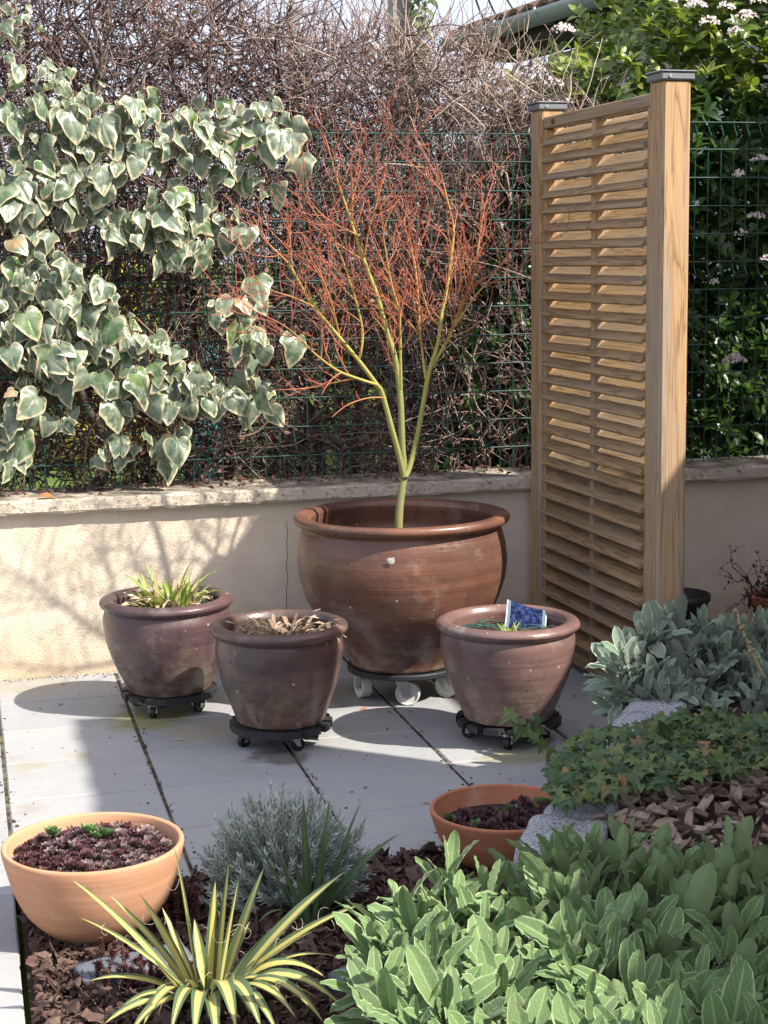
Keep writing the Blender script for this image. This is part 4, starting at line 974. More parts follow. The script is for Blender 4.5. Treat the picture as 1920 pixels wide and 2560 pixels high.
ztop = np.repeat((B[:, 2] > 1.95), 18)
rn = np.clip(rn*.55+np.where(ztop, .45, 0), 0, 1)  # top leaves paler: young growth, plus a sunlit look put into the colour
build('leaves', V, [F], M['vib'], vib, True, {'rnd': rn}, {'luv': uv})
sb_ = MB()
for i in range(16):
    x = rng.uniform(1.9, 3.5); y = rng.uniform(6.2, 6.6); P = [(x, y, .2)]
    for k in range(7): P.append((P[-1][0]+rng.normal(0, .07), P[-1][1]+rng.normal(0, .06), P[-1][2]+rng.uniform(.15, .3)))
    P = smooth_line(np.array(P), 3); sb_.tube(P-VO, np.linspace(.013, .003, len(P)), 5)
sb_.done('stems', M['vibbark'], vib, True)
M['petal'] = plain('white_petal', (.72, .64, .63), .6, 0, .2, .08); M['bud'] = plain('pink_bud', (.42, .19, .17), .6)
def flower_head(p, R, n, s):
    r = np.random.default_rng(s); b = MB(); bb = MB()
    for i in range(n):
        a, q = r.uniform(0, 2*PI), math.sqrt(r.random()); c = np.array([R*q*math.cos(a), R*q*math.sin(a)*.6-.01, R*.55*(1-q*q)+r.normal(0, .003)])
        nn = unit(np.array([c[0]*.8, -1+r.normal(0, .3), c[2]*6+r.normal(0, .3)])); e1 = unit(np.cross(nn, [0, 0, 1.])); e2 = np.cross(nn, e1)
        if r.random() < .72:
            f = .0048; V = [c]+[c+f*(e1*math.cos(t)+e2*math.sin(t))*(1.2 if k % 2 == 0 else .6)+nn*.0015 for k, t in enumerate(np.arange(10)*PI/5)]
            b.add(V, [np.array([[0, 1+k, 1+(k+1) % 10] for k in range(10)])])
        else:
            bb.lathe([(0, -.002), (.0022, 0), (0, .002)], 6, c)
    f = b.done('flower_head', M['petal'], vib); f.location = np.array(p)-VO
    if bb.n: bb.done('buds', M['bud'], f)
fl = [(1585, 782, 5.79, .05, 130), (1500, 15, 5.86, .045, 80), (1588, 70, 5.87, .035, 50), (1592, 380, 5.80, .028, 45), (1630, 470, 5.83, .035, 60), (1600, 505, 5.84, .028, 30), (1640, 345, 5.82, .03, 40), (1215, 68, 5.86, .045, 80), (1480, 5, 5.86, .05, 70), (1530, 50, 5.86, .04, 50), (1610, 40, 5.86, .05, 70), (1400, 150, 6.1, .02, 20), (1190, 185, 5.98, .05, 60), (1215, 225, 5.98, .04, 50), (1540, 610, 5.84, .02, 15), (1655, 560, 5.83, .03, 30), (1565, 20, 5.86, .04, 50), (1640, 5, 5.86, .05, 60), (1145, 215, 6.0, .035, 40), (1160, 155, 6.02, .04, 40), (1500, 440, 5.84, .015, 12)]
for i, (x, y, Y, R, n) in enumerate(fl): flower_head(at(x, y, Y), R, n, i)

# ------------------------------------------------------------------ outbuilding, poles, cables
ob_ = thing('outbuilding', 'pale outbuilding with tiled roof and grey gutter beyond the hedge', 'building', (4.6, 9, 0)); OO = np.array([4.6, 9, 0])
E0 = onz(985, 112, 2.62); E1 = onz(1352, 2, 2.62); ed = unit(E1-E0); E1 = E0+ed*5.2; nrm = np.array([-ed[1], ed[0], 0]); nrm = nrm if nrm[0] > 0 else -nrm
M['housewall'] = plain('pale_wall', (.62, .59, .55), .9, 0, .2, .08, 8); M['tile'] = plain('roof_tile', (.12, .075, .06), .85, 0, .2, .5, 26); M['fascia'] = plain('dark_fascia', (.06, .05, .045), .8, 0, .2, .3, 20)
def quadbox(a, b, n_, h0, h1, t0, t1):
    P = [a+n_*t0, b+n_*t0, b+n_*t1, a+n_*t1]; V = np.array([p+[0, 0, h-p[2]] for h in (h0, h1) for p in P])
    return V, [np.array([[3, 2, 1, 0], [4, 5, 6, 7], [0, 1, 5, 4], [1, 2, 6, 5], [2, 3, 7, 6], [3, 0, 4, 7]])]
mb = MB(); mb.add(*quadbox(E0+ed*.45-OO*[1, 1, 0], E1-ed*.3-OO*[1, 1, 0], nrm, 0, 2.56, .42, 4.5)); mb.done('walls', M['housewall'], ob_)
mb = MB(); mb.add(*quadbox(E0-OO*[1, 1, 0], E1-OO*[1, 1, 0], nrm, 2.565, 2.70, .05, .09)); mb.add(*quadbox(E0-OO*[1, 1, 0], E1-OO*[1, 1, 0], nrm, 2.565, 2.59, .092, .415)); mb.done('fascia', M['fascia'], ob_)
nt, ns = 420, 8; s = np.linspace(-.05, 5.2, nt); tt = np.linspace(-.02, 4.4, ns)
Pp = E0[None, None]+ed[None, None]*s[:, None, None]+nrm[None, None]*tt[None, :, None]; Pp[..., 2] = 2.735+tt[None]*.34+.028*np.abs(np.sin(s*PI/.19))[:, None]
Pq = Pp.copy(); Pq[..., 2] -= .022
V = np.concatenate([Pp.reshape(-1, 3), Pq.reshape(-1, 3)])-OO; G = gridfaces(1, nt, ns); edge = np.array([[i*ns, (i+1)*ns, nt*ns+(i+1)*ns, nt*ns+i*ns] for i in range(nt-1)]); e2 = np.array([[j, j+1, nt*ns+j+1, nt*ns+j] for j in range(ns-1)])
build('roof', V, [G, G[:, ::-1]+nt*ns, edge, e2], M['tile'], ob_)
ga = np.linspace(PI, 2*PI, 12); gs = np.linspace(-.05, 5.2, 2)
ce = lambda s: E0+ed*s-nrm*.02
Gv = np.array([[ce(q)+nrm*.072*math.cos(a)+np.array([0, 0, .072*math.sin(a)+.075]) for a in ga] for q in gs]); Gi = np.array([[ce(q)+nrm*.068*math.cos(a)+np.array([0, 0, .068*math.sin(a)+.075]) for a in ga] for q in gs])
GV = np.concatenate([Gv.reshape(-1, 3), Gi.reshape(-1, 3)])-OO; gf = gridfaces(1, 2, 12)
gt = build('gutter', GV, [gf, gf[:, ::-1]+24, np.array([[0, 12, 36, 24], [11, 35, 47, 23]]), np.array([[j, j+1, 25+j, 24+j] for j in range(11)])], M['zinc'], ob_, True)
for q in np.arange(.25, 5, .52):
    A_ = np.array([ce(q)+nrm*.078*math.cos(a)+np.array([0, 0, .078*math.sin(a)+.075]) for a in np.linspace(PI-.1, 2*PI+.1, 10)])-OO; MB().tube(A_, .008, 6).done('bracket', M['zinc'], gt, True)
pz = at(865, 0, 9.0); pole = thing('utility_pole', 'square concrete utility pole with a recessed face rising above the hedge', 'pole', (pz[0], 9, .2))
hw = .06
mb = MB().box((-hw+.013, 0, 3.4), (.026, .10, 6.8), bev=.006).box((hw-.013, 0, 3.4), (.026, .10, 6.8), bev=.006).box((0, .02, 3.4), (2*hw-.054, .05, 6.8))
for zz in np.arange(.3, 6.8, .62): mb.box((0, -.005, zz), (2*hw-.054, .08, .16), bev=.004)
mb.done('shaft', M['concrete'], pole)
ni = 130; zz = rng.uniform(1.6, 2.9, ni); pp = np.stack([rng.normal(.09, .035, ni), rng.normal(-.05, .04, ni), zz], -1)
Vi, Fi, ui, ri = place_fans(fan(small_ivy), pp, np.stack([rng.normal(0, .5, ni), rng.normal(-.2, .3, ni), -np.ones(ni)], -1), np.stack([rng.normal(.2, .4, ni), -np.ones(ni), rng.normal(.3, .3, ni)], -1), rng.uniform(.04, .07, ni))
M['smallivy'] = None
def m_smallivy():
    t = NT('small_ivy_leaf'); uv = t.attr('luv', True); r = t.attr('rnd'); x, y = t.sep(uv, 0), t.sep(uv, 1)
    c = t.ramp(r, [(0, (.035, .07, .028)), (.4, (.06, .11, .04)), (.7, (.10, .155, .045)), (.9, (.15, .19, .055)), (.97, (.17, .13, .05)), (1, (.33, .18, .08))])
    ang = t.math('ARCTAN2', x, t.math('ADD', y, .02)); ve = t.math('ABSOLUTE', t.math('SINE', t.math('MULTIPLY', ang, 2.5)))
    c = t.mix(t.ramp(ve, [(0, .6), (.09, 0)]), c, (.16, .20, .10))
    t.P(col=c, rough=.45, spec=.4); return t.translucent(t.hsv(c, .5, 1.2, 1.4), .2).m
M['smallivy'] = m_smallivy()
o = build('climbing_ivy', Vi, Fi, M['smallivy'], None, True, {'rnd': ri*.8}, {'luv': ui}); o.location = (pz[0], 9, .2); tag(o, 'green ivy climbing the right side of the concrete pole', 'ivy')
pz2 = at(634, 40, 7.4); p2 = thing('concrete_post', 'short grey concrete post half lost in the top of the hedge', 'post', (pz2[0], 7.4, .2))
MB().box((0, 0, 1.12), (.055, .055, 2.3), bev=.008).lathe([(.0, 2.30), (.018, 2.29), (.022, 2.28), (.022, 2.25)], 12).done('shaft', M['concrete'], p2)
def cable(label, a, b, sag, group='overhead cables'):
    a, b = np.array(a), np.array(b); t = np.linspace(0, 1, 24)[:, None]; P = a+(b-a)*t; P[:, 2] -= sag*4*(t*(1-t))[:, 0]
    o = MB().tube(P-a, .007, 5).done('overhead_cable', M['cable']); o.location = a; tag(o, label, 'cable', group)
cable('overhead cable nearest the concrete pole, sloping down to the right', at(1010, -60, 9), at(1075, 60, 20), .15)
cable('middle overhead cable above the roof end', at(1040, -40, 9), at(1105, 60, 20), .1)
cable('overhead cable closest to the roof tiles', at(1075, -40, 9), at(1150, 45, 22), .1)
cable('overhead cable left of the concrete pole, low over the hedge', at(650, 30, 14), at(790, -60, 16), .1)

# things glimpsed through the hedge
def shrub_ball(name, label, cat, c, R, n, cols, leafL, trunk_mat=None, flower=False):
    t = thing(name, label, cat, (c[0], c[1], .2)); p = unit(rng.normal(0, 1, (n, 3)))*(rng.random((n, 1))**.45)*np.array(R); p[:, 2] = np.abs(p[:, 2]+R[2]*.25)
    lump = .85+.2*np.sin(p[:, :1]*5)*np.sin(p[:, 2:]*6); p = p*lump
    V, F, uv, rn = leaves(p, unit(p)+rng.normal(0, .5, (n, 3)), rng.normal(0, .5, (n, 3))+np.array([0, -.4, 1]), leafL*rng.uniform(.7, 1.3, n), leafL*.5, ([0, .4, 1], [.2, 1, .05]), curl=.5, rows=4, cols=3)
    build('foliage', V, [F], m_leaf(name+'_leaf', cols, .5, .3, .2), t, True, {'rnd': rn}, {'luv': uv})
    b = MB()
    for i in range(5):
        a = rng.uniform(0, 6.28); b.tube([(0, 0, 0), (R[0]*.2*math.cos(a), R[1]*.2*math.sin(a), R[2]*.4), (R[0]*.6*math.cos(a), R[1]*.6*math.sin(a), R[2]*.8)], [.03, .02, .008], 6)
    b.done('stems', M['stem'], t)
shrub_ball('forsythia', 'bright yellow flowering shrub glimpsed through a gap in the hedge', 'shrub', (at(275, 640, 10)[0], 10, 0), (.55, .5, 1.25), 2600, [(.55, .42, .02), (.68, .52, .03), (.6, .5, .08)], .05)
wb = at(430, 740, 8.6); wbt = thing('water_butt', 'turquoise plastic barrel showing through the hedge', 'barrel', (wb[0], 8.6, .2))
MB().lathe(fillet([(.0, 0), (.09, 0), (.10, .05), (.11, .3), (.11, .6), (.10, .72), (.09, .76), (0, .78)], 3), 32).done('barrel_body', plain('turquoise_plastic', (.04, .21, .22), .45), wbt, True)
MB().lathe([(.112, .40), (.116, .42), (.112, .44)], 32).done('hoop', plain('turquoise_rib', (.035, .18, .19), .45), wbt, True)
far = [(-3.2, 13, (1.9, 1.3, 2.2)), (.3, 14.5, (2.2, 1.4, 2.0)), (4.2, 15.5, (2.2, 1.4, 2.1))]
for i, (x, y, R) in enumerate(far):
    shrub_ball('background_bush', ['dark green bush far left beyond the lawn', 'wide dark green bush beyond the lawn behind the tree', 'dark green bush beyond the lawn near the outbuilding'][i], 'bush', (x, y, 0), R, 3000, [(.02, .04, .015), (.04, .07, .02), (.06, .09, .03)], .14)

# ------------------------------------------------------------------ board panels added out of view at right to shade the garden
def panel(label, x, y0, y1, h, cat='fence'):
    f = thing('added_shade_fence', label, cat, (x, (y0+y1)/2, 0)); L = y1-y0; b = MB(); n = int(round(L/.12)); w = L/n
    for i in range(n): b.box((0 if i % 2 else .006, -L/2+(i+.5)*w, h/2), (.02, w-.003, h-.02), bev=.002, rnd=rng.random())
    b.done('boards', M['wood_grey'], f)
    for y in np.linspace(-L/2+.045, L/2-.045, max(2, int(L/1.8)+1)): MB().box((.061, y, h/2), (.09, .09, h-.03), bev=.006).done('post', M['wood_grey'], f)
    for zz in (.35, h-.35): MB().box((.036, 0, zz), (.036, L, .09), rnd=.3).done('rail', M['wood_grey'], f)
panel('tall weathered board panel added out of view to shade the patio', 2.094, 1.66, 3.454, 2.40)
panel('lower weathered board panel added out of view to shade the front planting', 2.094, .1, 1.655, 1.86)
panel('weathered board fence added out of view to shade the right side up to the wall', 3.10, 1.9, 5.55, 2.2)

# ------------------------------------------------------------------ foreground plants
sage_prof = ([0, .1, .28, .52, .75, .9, .97, 1], [.22, .28, .66, 1, .94, .66, .34, .06])
def sage(label, name, roses, mat, Lr=(.075, .125), soilz=.0, perleaf=18):
    """roses: (n,3) rosette tips"""
    t = thing(name, label, 'plant', tuple(roses.mean(0)*[1, 1, 0]+[0, 0, soilz])); O = roses.mean(0)*[1, 1, 0]+[0, 0, soilz]
    n = len(roses); K = perleaf
    cen = roses.mean(0); outw = roses-cen; outw[:, 2] = 0
    ax = unit(np.stack([outw[:, 0]*1.3+rng.normal(0, .22, n), outw[:, 1]*1.3+rng.normal(0, .22, n)-.1, np.ones(n)], -1))
    i = np.tile(np.arange(K), n); f = i/(K-1.0); B = np.repeat(roses, K, 0); A = np.repeat(ax, K, 0)
    ph = i*2.39996+np.repeat(rng.uniform(0, 6.28, n), K)+rng.normal(0, .15, n*K)
    e1 = unit(np.cross(A, np.array([.9, .3, .1]))); e2 = np.cross(A, e1); rad = e1*np.cos(ph)[:, None]+e2*np.sin(ph)[:, None]
    el = np.clip(.05+f*1.25+rng.normal(0, .24, n*K), -.45, 1.5)
    D = rad*np.cos(el)[:, None]+A*np.sin(el)[:, None]; U = A*np.cos(el)[:, None]-rad*np.sin(el)[:, None]
    sz = np.repeat(rng.uniform(.8, 1.2, n), K)*(1-.45*f**1.5)*rng.uniform(.8, 1.15, n*K); Ls = rng.uniform(Lr[0], Lr[1], n*K)*sz
    base = B-A*(.075*(1-f))[:, None]+rad*.004
    V, F, uv, rn = leaves(base-O, D, U, Ls, Ls*rng.uniform(.22, .35, n*K), sage_prof, curl=rng.uniform(-.5, 1.3, n*K)*(1-.4*f), rows=13, cols=7, fold=.34, ruffle=.13, rfreq=30)
    build('leaves', V, [F], mat, t, True, {'rnd': rn}, {'luv': uv})
    P = np.stack([np.stack([r-a*.15, r-a*.07, r], 0) for r, a in zip(roses, ax)])-O; P[:, 0, 2] = np.minimum(P[:, 0, 2], .0)
    Vt, Ft = tubes(P, np.full(P.shape[:2], .004), 5); build('stems', Vt, [Ft], mat, t, True, {'rnd': np.full(len(Vt), .5)}, {'luv': np.zeros((len(Vt), 3))})
    return t
M['sage_g'] = m_leaf('woolly_green_leaf', [(.075, .145, .042), (.11, .195, .058), (.15, .24, .085), (.125, .19, .075)], .75, .2, .14, (.25, .34, .14), .12, (.36, .44, .23), .82, .10, (.19, .26, .12), .25, 80)
M['sage_b'] = m_leaf('woolly_grey_leaf', [(.13, .205, .125), (.175, .25, .165), (.23, .29, .22)], .8, .2, .14, (.24, .29, .20), .10, (.47, .53, .43), .78, .22, (.25, .29, .23), .2, 80)
def scatter_px(poly, n, mind, Yf, zoff=0.0):
    poly = np.array(poly, float); out = []; lo, hi = poly.min(0), poly.max(0)
    c = rng.uniform(lo, hi, (n*30, 2)); c = c[inside(c, poly)]
    for q in c:
        if all((q[0]-p[0])**2+((q[1]-p[1])*1.25)**2 > mind*mind for p in out): out.append(q)
        if len(out) >= n: break
    return np.array([at(x, y, Yf(x, y))+[0, 0, zoff] for x, y in out])
YF = lambda x, y: np.interp(y, [1760, 1850, 2000, 2212, 2400], [3.02, 2.88, 2.62, 2.28, 2.0])+rng.normal(0, .02)
R_a = scatter_px([(830, 2020), (880, 1945), (960, 1905), (1060, 1890), (1180, 1880), (1250, 2000), (1230, 2140), (1180, 2300), (900, 2300), (800, 2160), (790, 2080)], 50, 60, lambda x, y: YF(x, y)-.04)
sage('bright sunlit clump of woolly green leaves in the lower middle', 'lambs_ear', R_a, M['sage_g'], (.09, .15))
R_b = scatter_px([(1190, 1850), (1270, 1830), (1350, 1800), (1460, 1860), (1560, 1855), (1680, 1840), (1760, 2100), (1760, 2320), (1240, 2320), (1240, 2060)], 68, 60, lambda x, y: YF(x, y)-.14)
sage('shaded clump of woolly green leaves filling the lower right corner', 'lambs_ear', R_b, M['sage_g'], (.09, .15))
YB = lambda x, y: np.interp(y, [1330, 1450, 1560], [4.22, 4.02, 3.84])+rng.normal(0, .02)
R_c = scatter_px([(1325, 1460), (1350, 1410), (1400, 1365), (1480, 1345), (1600, 1355), (1720, 1345), (1760, 1450), (1720, 1560), (1560, 1560), (1480, 1530), (1400, 1520), (1345, 1505)], 78, 32, YB)
sage('grey woolly leaved clump on the raised bed before the louvre screen', 'lambs_ear', R_c, M['sage_b'], (.09, .145), .2, 16)

# trailing small ivy over the granite
poly = [(1180, 1655), (1215, 1600), (1300, 1570), (1400, 1555), (1480, 1530), (1600, 1540), (1680, 1545), (1680, 1650), (1560, 1668), (1440, 1690), (1360, 1705), (1290, 1730), (1215, 1730), (1190, 1710)]
pi_ = []; c = rng.uniform(np.array(poly).min(0), np.array(poly).max(0), (7000, 2)); c = c[inside(c, poly)][:860]
for x, y in c:
    q = onz(x, y, .285+rng.uniform(-.02, .035)); pi_.append(q)
for i in range(40):                                        # hanging edge on the patio side
    t_ = rng.random(); q = GA+dirG*(.30+.50*t_)*tot-np.array([dirG[1], -dirG[0]])*rng.uniform(.01, .045); pi_.append(np.array([q[0], q[1], rng.uniform(.07, .27)]))
pi_ = np.array(pi_); N = len(pi_)
tv = thing('trailing_ivy', 'small leaved dark green ivy trailing over the granite edging', 'ivy', (1.6, 3.6, .22)); TVO = np.array([1.6, 3.6, .22])
dv = np.stack([rng.normal(-.35, .8, N), rng.normal(-.6, .7, N), rng.normal(-.25, .3, N)], -1); upv = np.stack([rng.normal(-.1, .35, N), rng.normal(-.45, .35, N), rng.normal(1, .2, N)], -1)
Vi, Fi, ui, ri = place_fans(fan(small_ivy), pi_-TVO, dv, upv, np.clip(rng.normal(.029, .009, N), .014, .055), .3, .05)
build('leaves', Vi, Fi, M['smallivy'], tv, True, {'rnd': ri}, {'luv': ui})
b = MB()
for i in range(46):
    q = pi_[rng.integers(0, N)]; P = [q-[0, 0, .02]]; d = unit(np.array([abs(rng.normal(.3, .7)), rng.normal(.1, .7), 0]))
    for k in range(6): d = unit(d+rng.normal(0, .35, 3)*[1, 1, .3]); P.append(P[-1]+d*.02)
    P = np.array(P); P[:, 2] = np.maximum(P[:, 2], .235); b.tube(P-TVO, .0012, 4)
sh = smooth_line(np.array([at(1230, 1610, 3.9), at(1190, 1580, 3.93), at(1160, 1562, 3.96), at(1125, 1548, 3.98), at(1105, 1543, 3.99)]), 4); b.tube(sh-TVO, np.linspace(.003, .0012, len(sh)), 5)
b.done('runners', plain('ivy_runner', (.12, .07, .05), .8), tv, True)
px_ = np.array([at(x, y, 3.95) for x, y in ((1108, 1540), (1118, 1552), (1140, 1575), (1150, 1590), (1165, 1570), (1130, 1570), (1175, 1600), (1160, 1548), (1190, 1615), (1205, 1640))]); n = len(px_)
Vi, Fi, ui, ri = place_fans(fan(small_ivy), px_-TVO, np.stack([rng.normal(-.3, .5, n), rng.normal(-.4, .3, n), -np.ones(n)], -1), np.stack([rng.normal(0, .4, n), -np.ones(n), np.full(n, .6)], -1), rng.uniform(.035, .05, n))
build('shoot_leaves', Vi, Fi, M['smallivy'], tv, True, {'rnd': ri*.5+.35}, {'luv': ui})

# lavender
def m_lav():
    t = NT('lavender_leaf'); r = t.attr('rnd'); c = t.ramp(r, [(0, (.32, .38, .34)), (.5, (.46, .52, .47)), (1, (.58, .62, .56))]); t.P(col=c, rough=.8, spec=.15, sheen=.2); return t.translucent(c, .3).m
lav = thing('lavender', 'rounded grey green lavender bush at the patio edge', 'plant', (.625, 3.43, 0)); n = 420
a = rng.uniform(0, 2*PI, n); th_ = np.arccos(rng.uniform(.08, 1, n))
d = np.stack([np.sin(th_)*np.cos(a), np.sin(th_)*np.sin(a), np.cos(th_)], -1)
Rm = np.array([.185, .155, .225])*rng.uniform(.80, 1.06, (n, 1))*(1+.13*np.sin(9*d[:, :1]+1)*np.cos(8*d[:, 1:2]+2*d[:, 2:]))*1.03; tip = d*Rm; tip[:, 2] = np.maximum(tip[:, 2]+.0, .03)+rng.uniform(0, .025, n)
b0 = np.stack([rng.normal(0, .03, n), rng.normal(0, .03, n), np.zeros(n)], -1); mid = b0*.3+tip*np.array([.78, .78, .55]); K = 7; tt = np.linspace(0, 1, K)[None, :, None]
P = (1-tt)**2*b0[:, None]+2*tt*(1-tt)*mid[:, None]+tt**2*tip[:, None]
Vt, Ft = tubes(P, np.linspace(.0022, .001, K)[None].repeat(n, 0), 4); build('stems', Vt, [Ft], plain('lavender_stem', (.26, .25, .19), .9), lav)
m = 34; f = .42+.58*np.linspace(0, 1, m); ii = f*(K-1); i0 = np.minimum(ii.astype(int), K-2); fr = (ii-i0)[None, :, None]
bp = P[:, i0]*(1-fr)+P[:, i0+1]*fr; tg = unit(P[:, i0+1]-P[:, i0]); ph = np.arange(m)[None]*PI/2*1.1+rng.uniform(0, 6, (n, 1))
e1 = unit(np.cross(tg, np.array([.3, .8, .2]))); e2 = np.cross(tg, e1); rad = e1*np.cos(ph)[..., None]+e2*np.sin(ph)[..., None]
D = (tg*.45+rad*1.0).reshape(-1, 3); U = (tg-rad*.6).reshape(-1, 3); Ls = rng.uniform(.012, .021, n*m)
V, F, uv, rn = leaves(bp.reshape(-1, 3), D, U, Ls, .0046, ([0, .3, 1], [.6, 1, .25]), curl=-1.0, rows=4, cols=2)
build('leaves', V, [F], m_lav(), lav, True, {'rnd': rn}, {'luv': uv})

# yuccas
yprof = np.interp
def yucca(label, base, tips, mat, W, name='yucca', seed=3):
    """tips: (tip point, lift) -> arching strap leaves"""
    t = thing(name, label, 'yucca', tuple(base)); r = np.random.default_rng(seed); K = 14; tt = np.linspace(0, 1, K)[:, None]; cen, sid, nor, wid = [], [], [], []
    for tip, lift, w in tips:
        tip = np.asarray(tip)-base; b = np.array([tip[0], tip[1], 0]); b = b/max(np.linalg.norm(b), .05)*min(.025, np.linalg.norm(b)*.3); b[2] = .005+r.uniform(0, .02)
        c = (b+tip)/2+np.array([0, 0, lift]); Pn = (1-tt)**2*b+2*tt*(1-tt)*c+tt**2*tip
        Tn = unit(np.gradient(Pn, axis=0)); hz = np.array([tip[0], tip[1], 0]); 
        if np.linalg.norm(hz) < .03: hz = np.array([.3, -1, 0])
        sd = unit(np.cross(hz, [0, 0, 1.]))+r.normal(0, .12, 3); sdn = unit(sd[None]-(Tn*sd).sum(1, keepdims=True)*Tn); nn = np.cross(sdn, Tn)
        cen.append(Pn); sid.append(sdn); nor.append(nn); wid.append(w/2*np.interp(tt[:, 0], [0, .12, .38, .65, .88, 1], [.85, .8, 1, .80, .38, .02]))
    V, F, uv, rn = ribbons(np.array(cen), np.array(sid), np.array(nor), np.array(wid), 7, .30, .02, 9); build('leaves', V, [F], mat, t, True, {'rnd': rn}, {'luv': uv})
    return t, np.array(cen), np.array(sid), np.array(wid)
def m_yucca(name, centre, side, w, rough=.42):
    t = NT(name); uv = t.attr('luv', True); u = t.math('ABSOLUTE', t.sep(uv, 0)); r = t.attr('rnd'); n = t.noise(30, 3)
    lines = t.noise(1., 2, t.n('Mapping', {'Vector': uv, 'Scale': (14, .6, 1)}))
    k = t.math('ADD', u, t.math('MULTIPLY', t.math('SUBTRACT', lines, .5), .75)); k = t.math('ADD', k, t.math('MULTIPLY', t.math('SUBTRACT', r, .5), .3))
    c = t.mix(t.ramp(k, [(w-.03, 0), (w+.05, 1)]), centre, side); c = t.mix(t.math('MULTIPLY', n, .25), c, tuple(np.array(side)*.7))
    tipb = t.ramp(t.sep(uv, 1), [(.965, 0), (.99, .8)]); c = t.mix(tipb, c, (.2, .12, .05))
    t.P(col=c, rough=rough, spec=.4, nrm=t.bump(lines, .15, .002)); return t.translucent(c, .18).m
M['yucca_v'] = m_yucca('variegated_yucca', (.60, .52, .17), (.10, .15, .07), .48)
M['yucca_g'] = m_yucca('green_yucca', (.12, .19, .075), (.085, .14, .075), .5)
yb = onz(450, 2180, .0)
T = []
def yt(x, y, dY, lift, w=.026): T.append((at(x, y, yb[1]+dY), lift, w*1.2))
for a_ in ((375, 1822, .03, .02, .026), (495, 1862, .02, .0, .024), (465, 1902, -.02, .0, .022), (515, 1902, -.04, .0, .022), (570, 1875, .06, .01, .024), (747, 1882, .02, .04, .03), (785, 1952, -.02, .04, .028), (155, 1900, .05, .03, .026), (172, 1982, -.03, .03, .026), (235, 1932, .12, .02, .02), (620, 2012, .12, .03, .02), (725, 2065, .05, .06, .024), (705, 2113, -.05, .10, .026), (750, 2187, -.12, .13, .03), (700, 2210, -.17, .13, .03), (225, 2212, -.12, .05, .026), (335, 2077, -.12, -.01, .022), (250, 2190, -.05, .06, .024), (310, 2215, -.16, .10, .028), (370, 2230, -.22, .12, .026), (510, 2225, -.27, .14, .032), (565, 2225, -.24, .13, .03), (450, 2200, -.22, .06, .022), (640, 2200, -.2, .1, .026), (600, 2235, -.25, .12, .026), (690, 2160, -.05, .07, .02), (420, 1985, .1, .0, .022), (540, 1990, .12, .01, .022), (400, 2120, -.1, .04, .02), (330, 2150, -.02, .05, .02), (470, 2260, -.3, .1, .026), (280, 2235, -.2, .08, .026), (190, 2120, .0, .05, .022), (350, 1960, .12, .0, .02), (680, 2010, .1, .03, .02), (610, 2150, -.08, .08, .022), (540, 2190, -.2, .1, .024), (420, 2250, -.28, .12, .026), (650, 1960, .06, .02, .024), (300, 1930, .08, .02, .022)): yt(*a_)
yo, yc, ys_, yw = yucca('yellow striped yucca with arching leaves in the bark bed', yb, T, M['yucca_v'], .026)
b = MB()
for q in range(70):                                        # curling threads on the leaf edges
    i = rng.integers(0, len(yc)); k = rng.integers(3, 11); sg = rng.choice([-1, 1]); p = yc[i, k]+ys_[i, k]*sg*yw[i, k]; d = ys_[i, k]*sg; P = [p]; ax_ = unit(rng.normal(0, 1, 3))
    for w in range(7): d = unit(d+np.cross(ax_, d)*.7+rng.normal(0, .12, 3)); P.append(P[-1]+d*.006)
    b.tube(np.array(P), .00035, 3)
tag(b.done('threads', plain('pale_thread', (.5, .45, .33), .7), yo), kind='stuff')
gb = onz(672, 2000, 0); T = []
yb2 = yb; 
for a_ in ((580, 1795, .0, .01, .014), (600, 1850, -.03, .01, .014), (655, 1720, .03, .0, .016), (713, 1722, .02, .0, .02), (700, 1800, -.03, .0, .016), (782, 1728, .03, .02, .02), (765, 1790, .05, .02, .014), (860, 1803, .02, .03, .024), (800, 1870, -.02, .03, .016), (515, 1765, .06, .02, .014), (560, 1990, -.05, .05, .012), (830, 1985, -.02, .05, .014), (640, 1880, -.06, .02, .014), (740, 1900, -.05, .02, .016), (590, 1900, .06, .03, .014), (805, 1930, .03, .04, .014), (700, 1860, .05, .0, .014)):
    T.append((at(a_[0], a_[1], gb[1]+a_[2]-.02), a_[3], a_[4]*1.35))
yucca('narrow plain green yucca in front of the lavender', gb, T, M['yucca_g'], .018, seed=9)

# sedum, slate stones, loose leaves
M['sedum'] = m_leaf('red_sedum', [(.085, .028, .028), (.13, .04, .04), (.09, .06, .035)], .5, .4, .15)
def sedum(label, spots):
    c = np.mean([onz(x, y, 0) for x, y, h in spots], 0); t = thing('sedum', label, 'plant', tuple(c)); S = MB(); Bs, Ds, Us = [], [], []
    for x, y, h in spots:
        p = onz(x, y, 0)-c; q = p+np.array([rng.normal(0, .012), rng.normal(0, .012), h]); P = smooth_line(np.array([p, (p+q)/2+rng.normal(0, .006, 3), q]), 4); S.tube(P, .0012, 4)
        for f in np.arange(.15, 1.01, .085):
            pt = p+(q-p)*f
            for a in np.arange(4)*PI/2+f*9: Bs.append(pt); Ds.append((math.cos(a), math.sin(a), .5)); Us.append((-math.cos(a)*.5, -math.sin(a)*.5, 1))
    V, F, uv, rn = leaves(np.array(Bs), np.array(Ds), np.array(Us), .0085, .006, ([0, .5, 1], [.5, 1, .2]), curl=-.3, rows=4, cols=3, fold=.3); build('leaves', V, [F], M['sedum'], t, True, {'rnd': rn}, {'luv': uv}); S.done('stems', M['sedum'], t)
sedum('dark red sedum stems against the right side of the pale bowl', [(rng.uniform(300, 440), rng.uniform(1955, 2025), rng.uniform(.03, .09)) for i in range(46)])
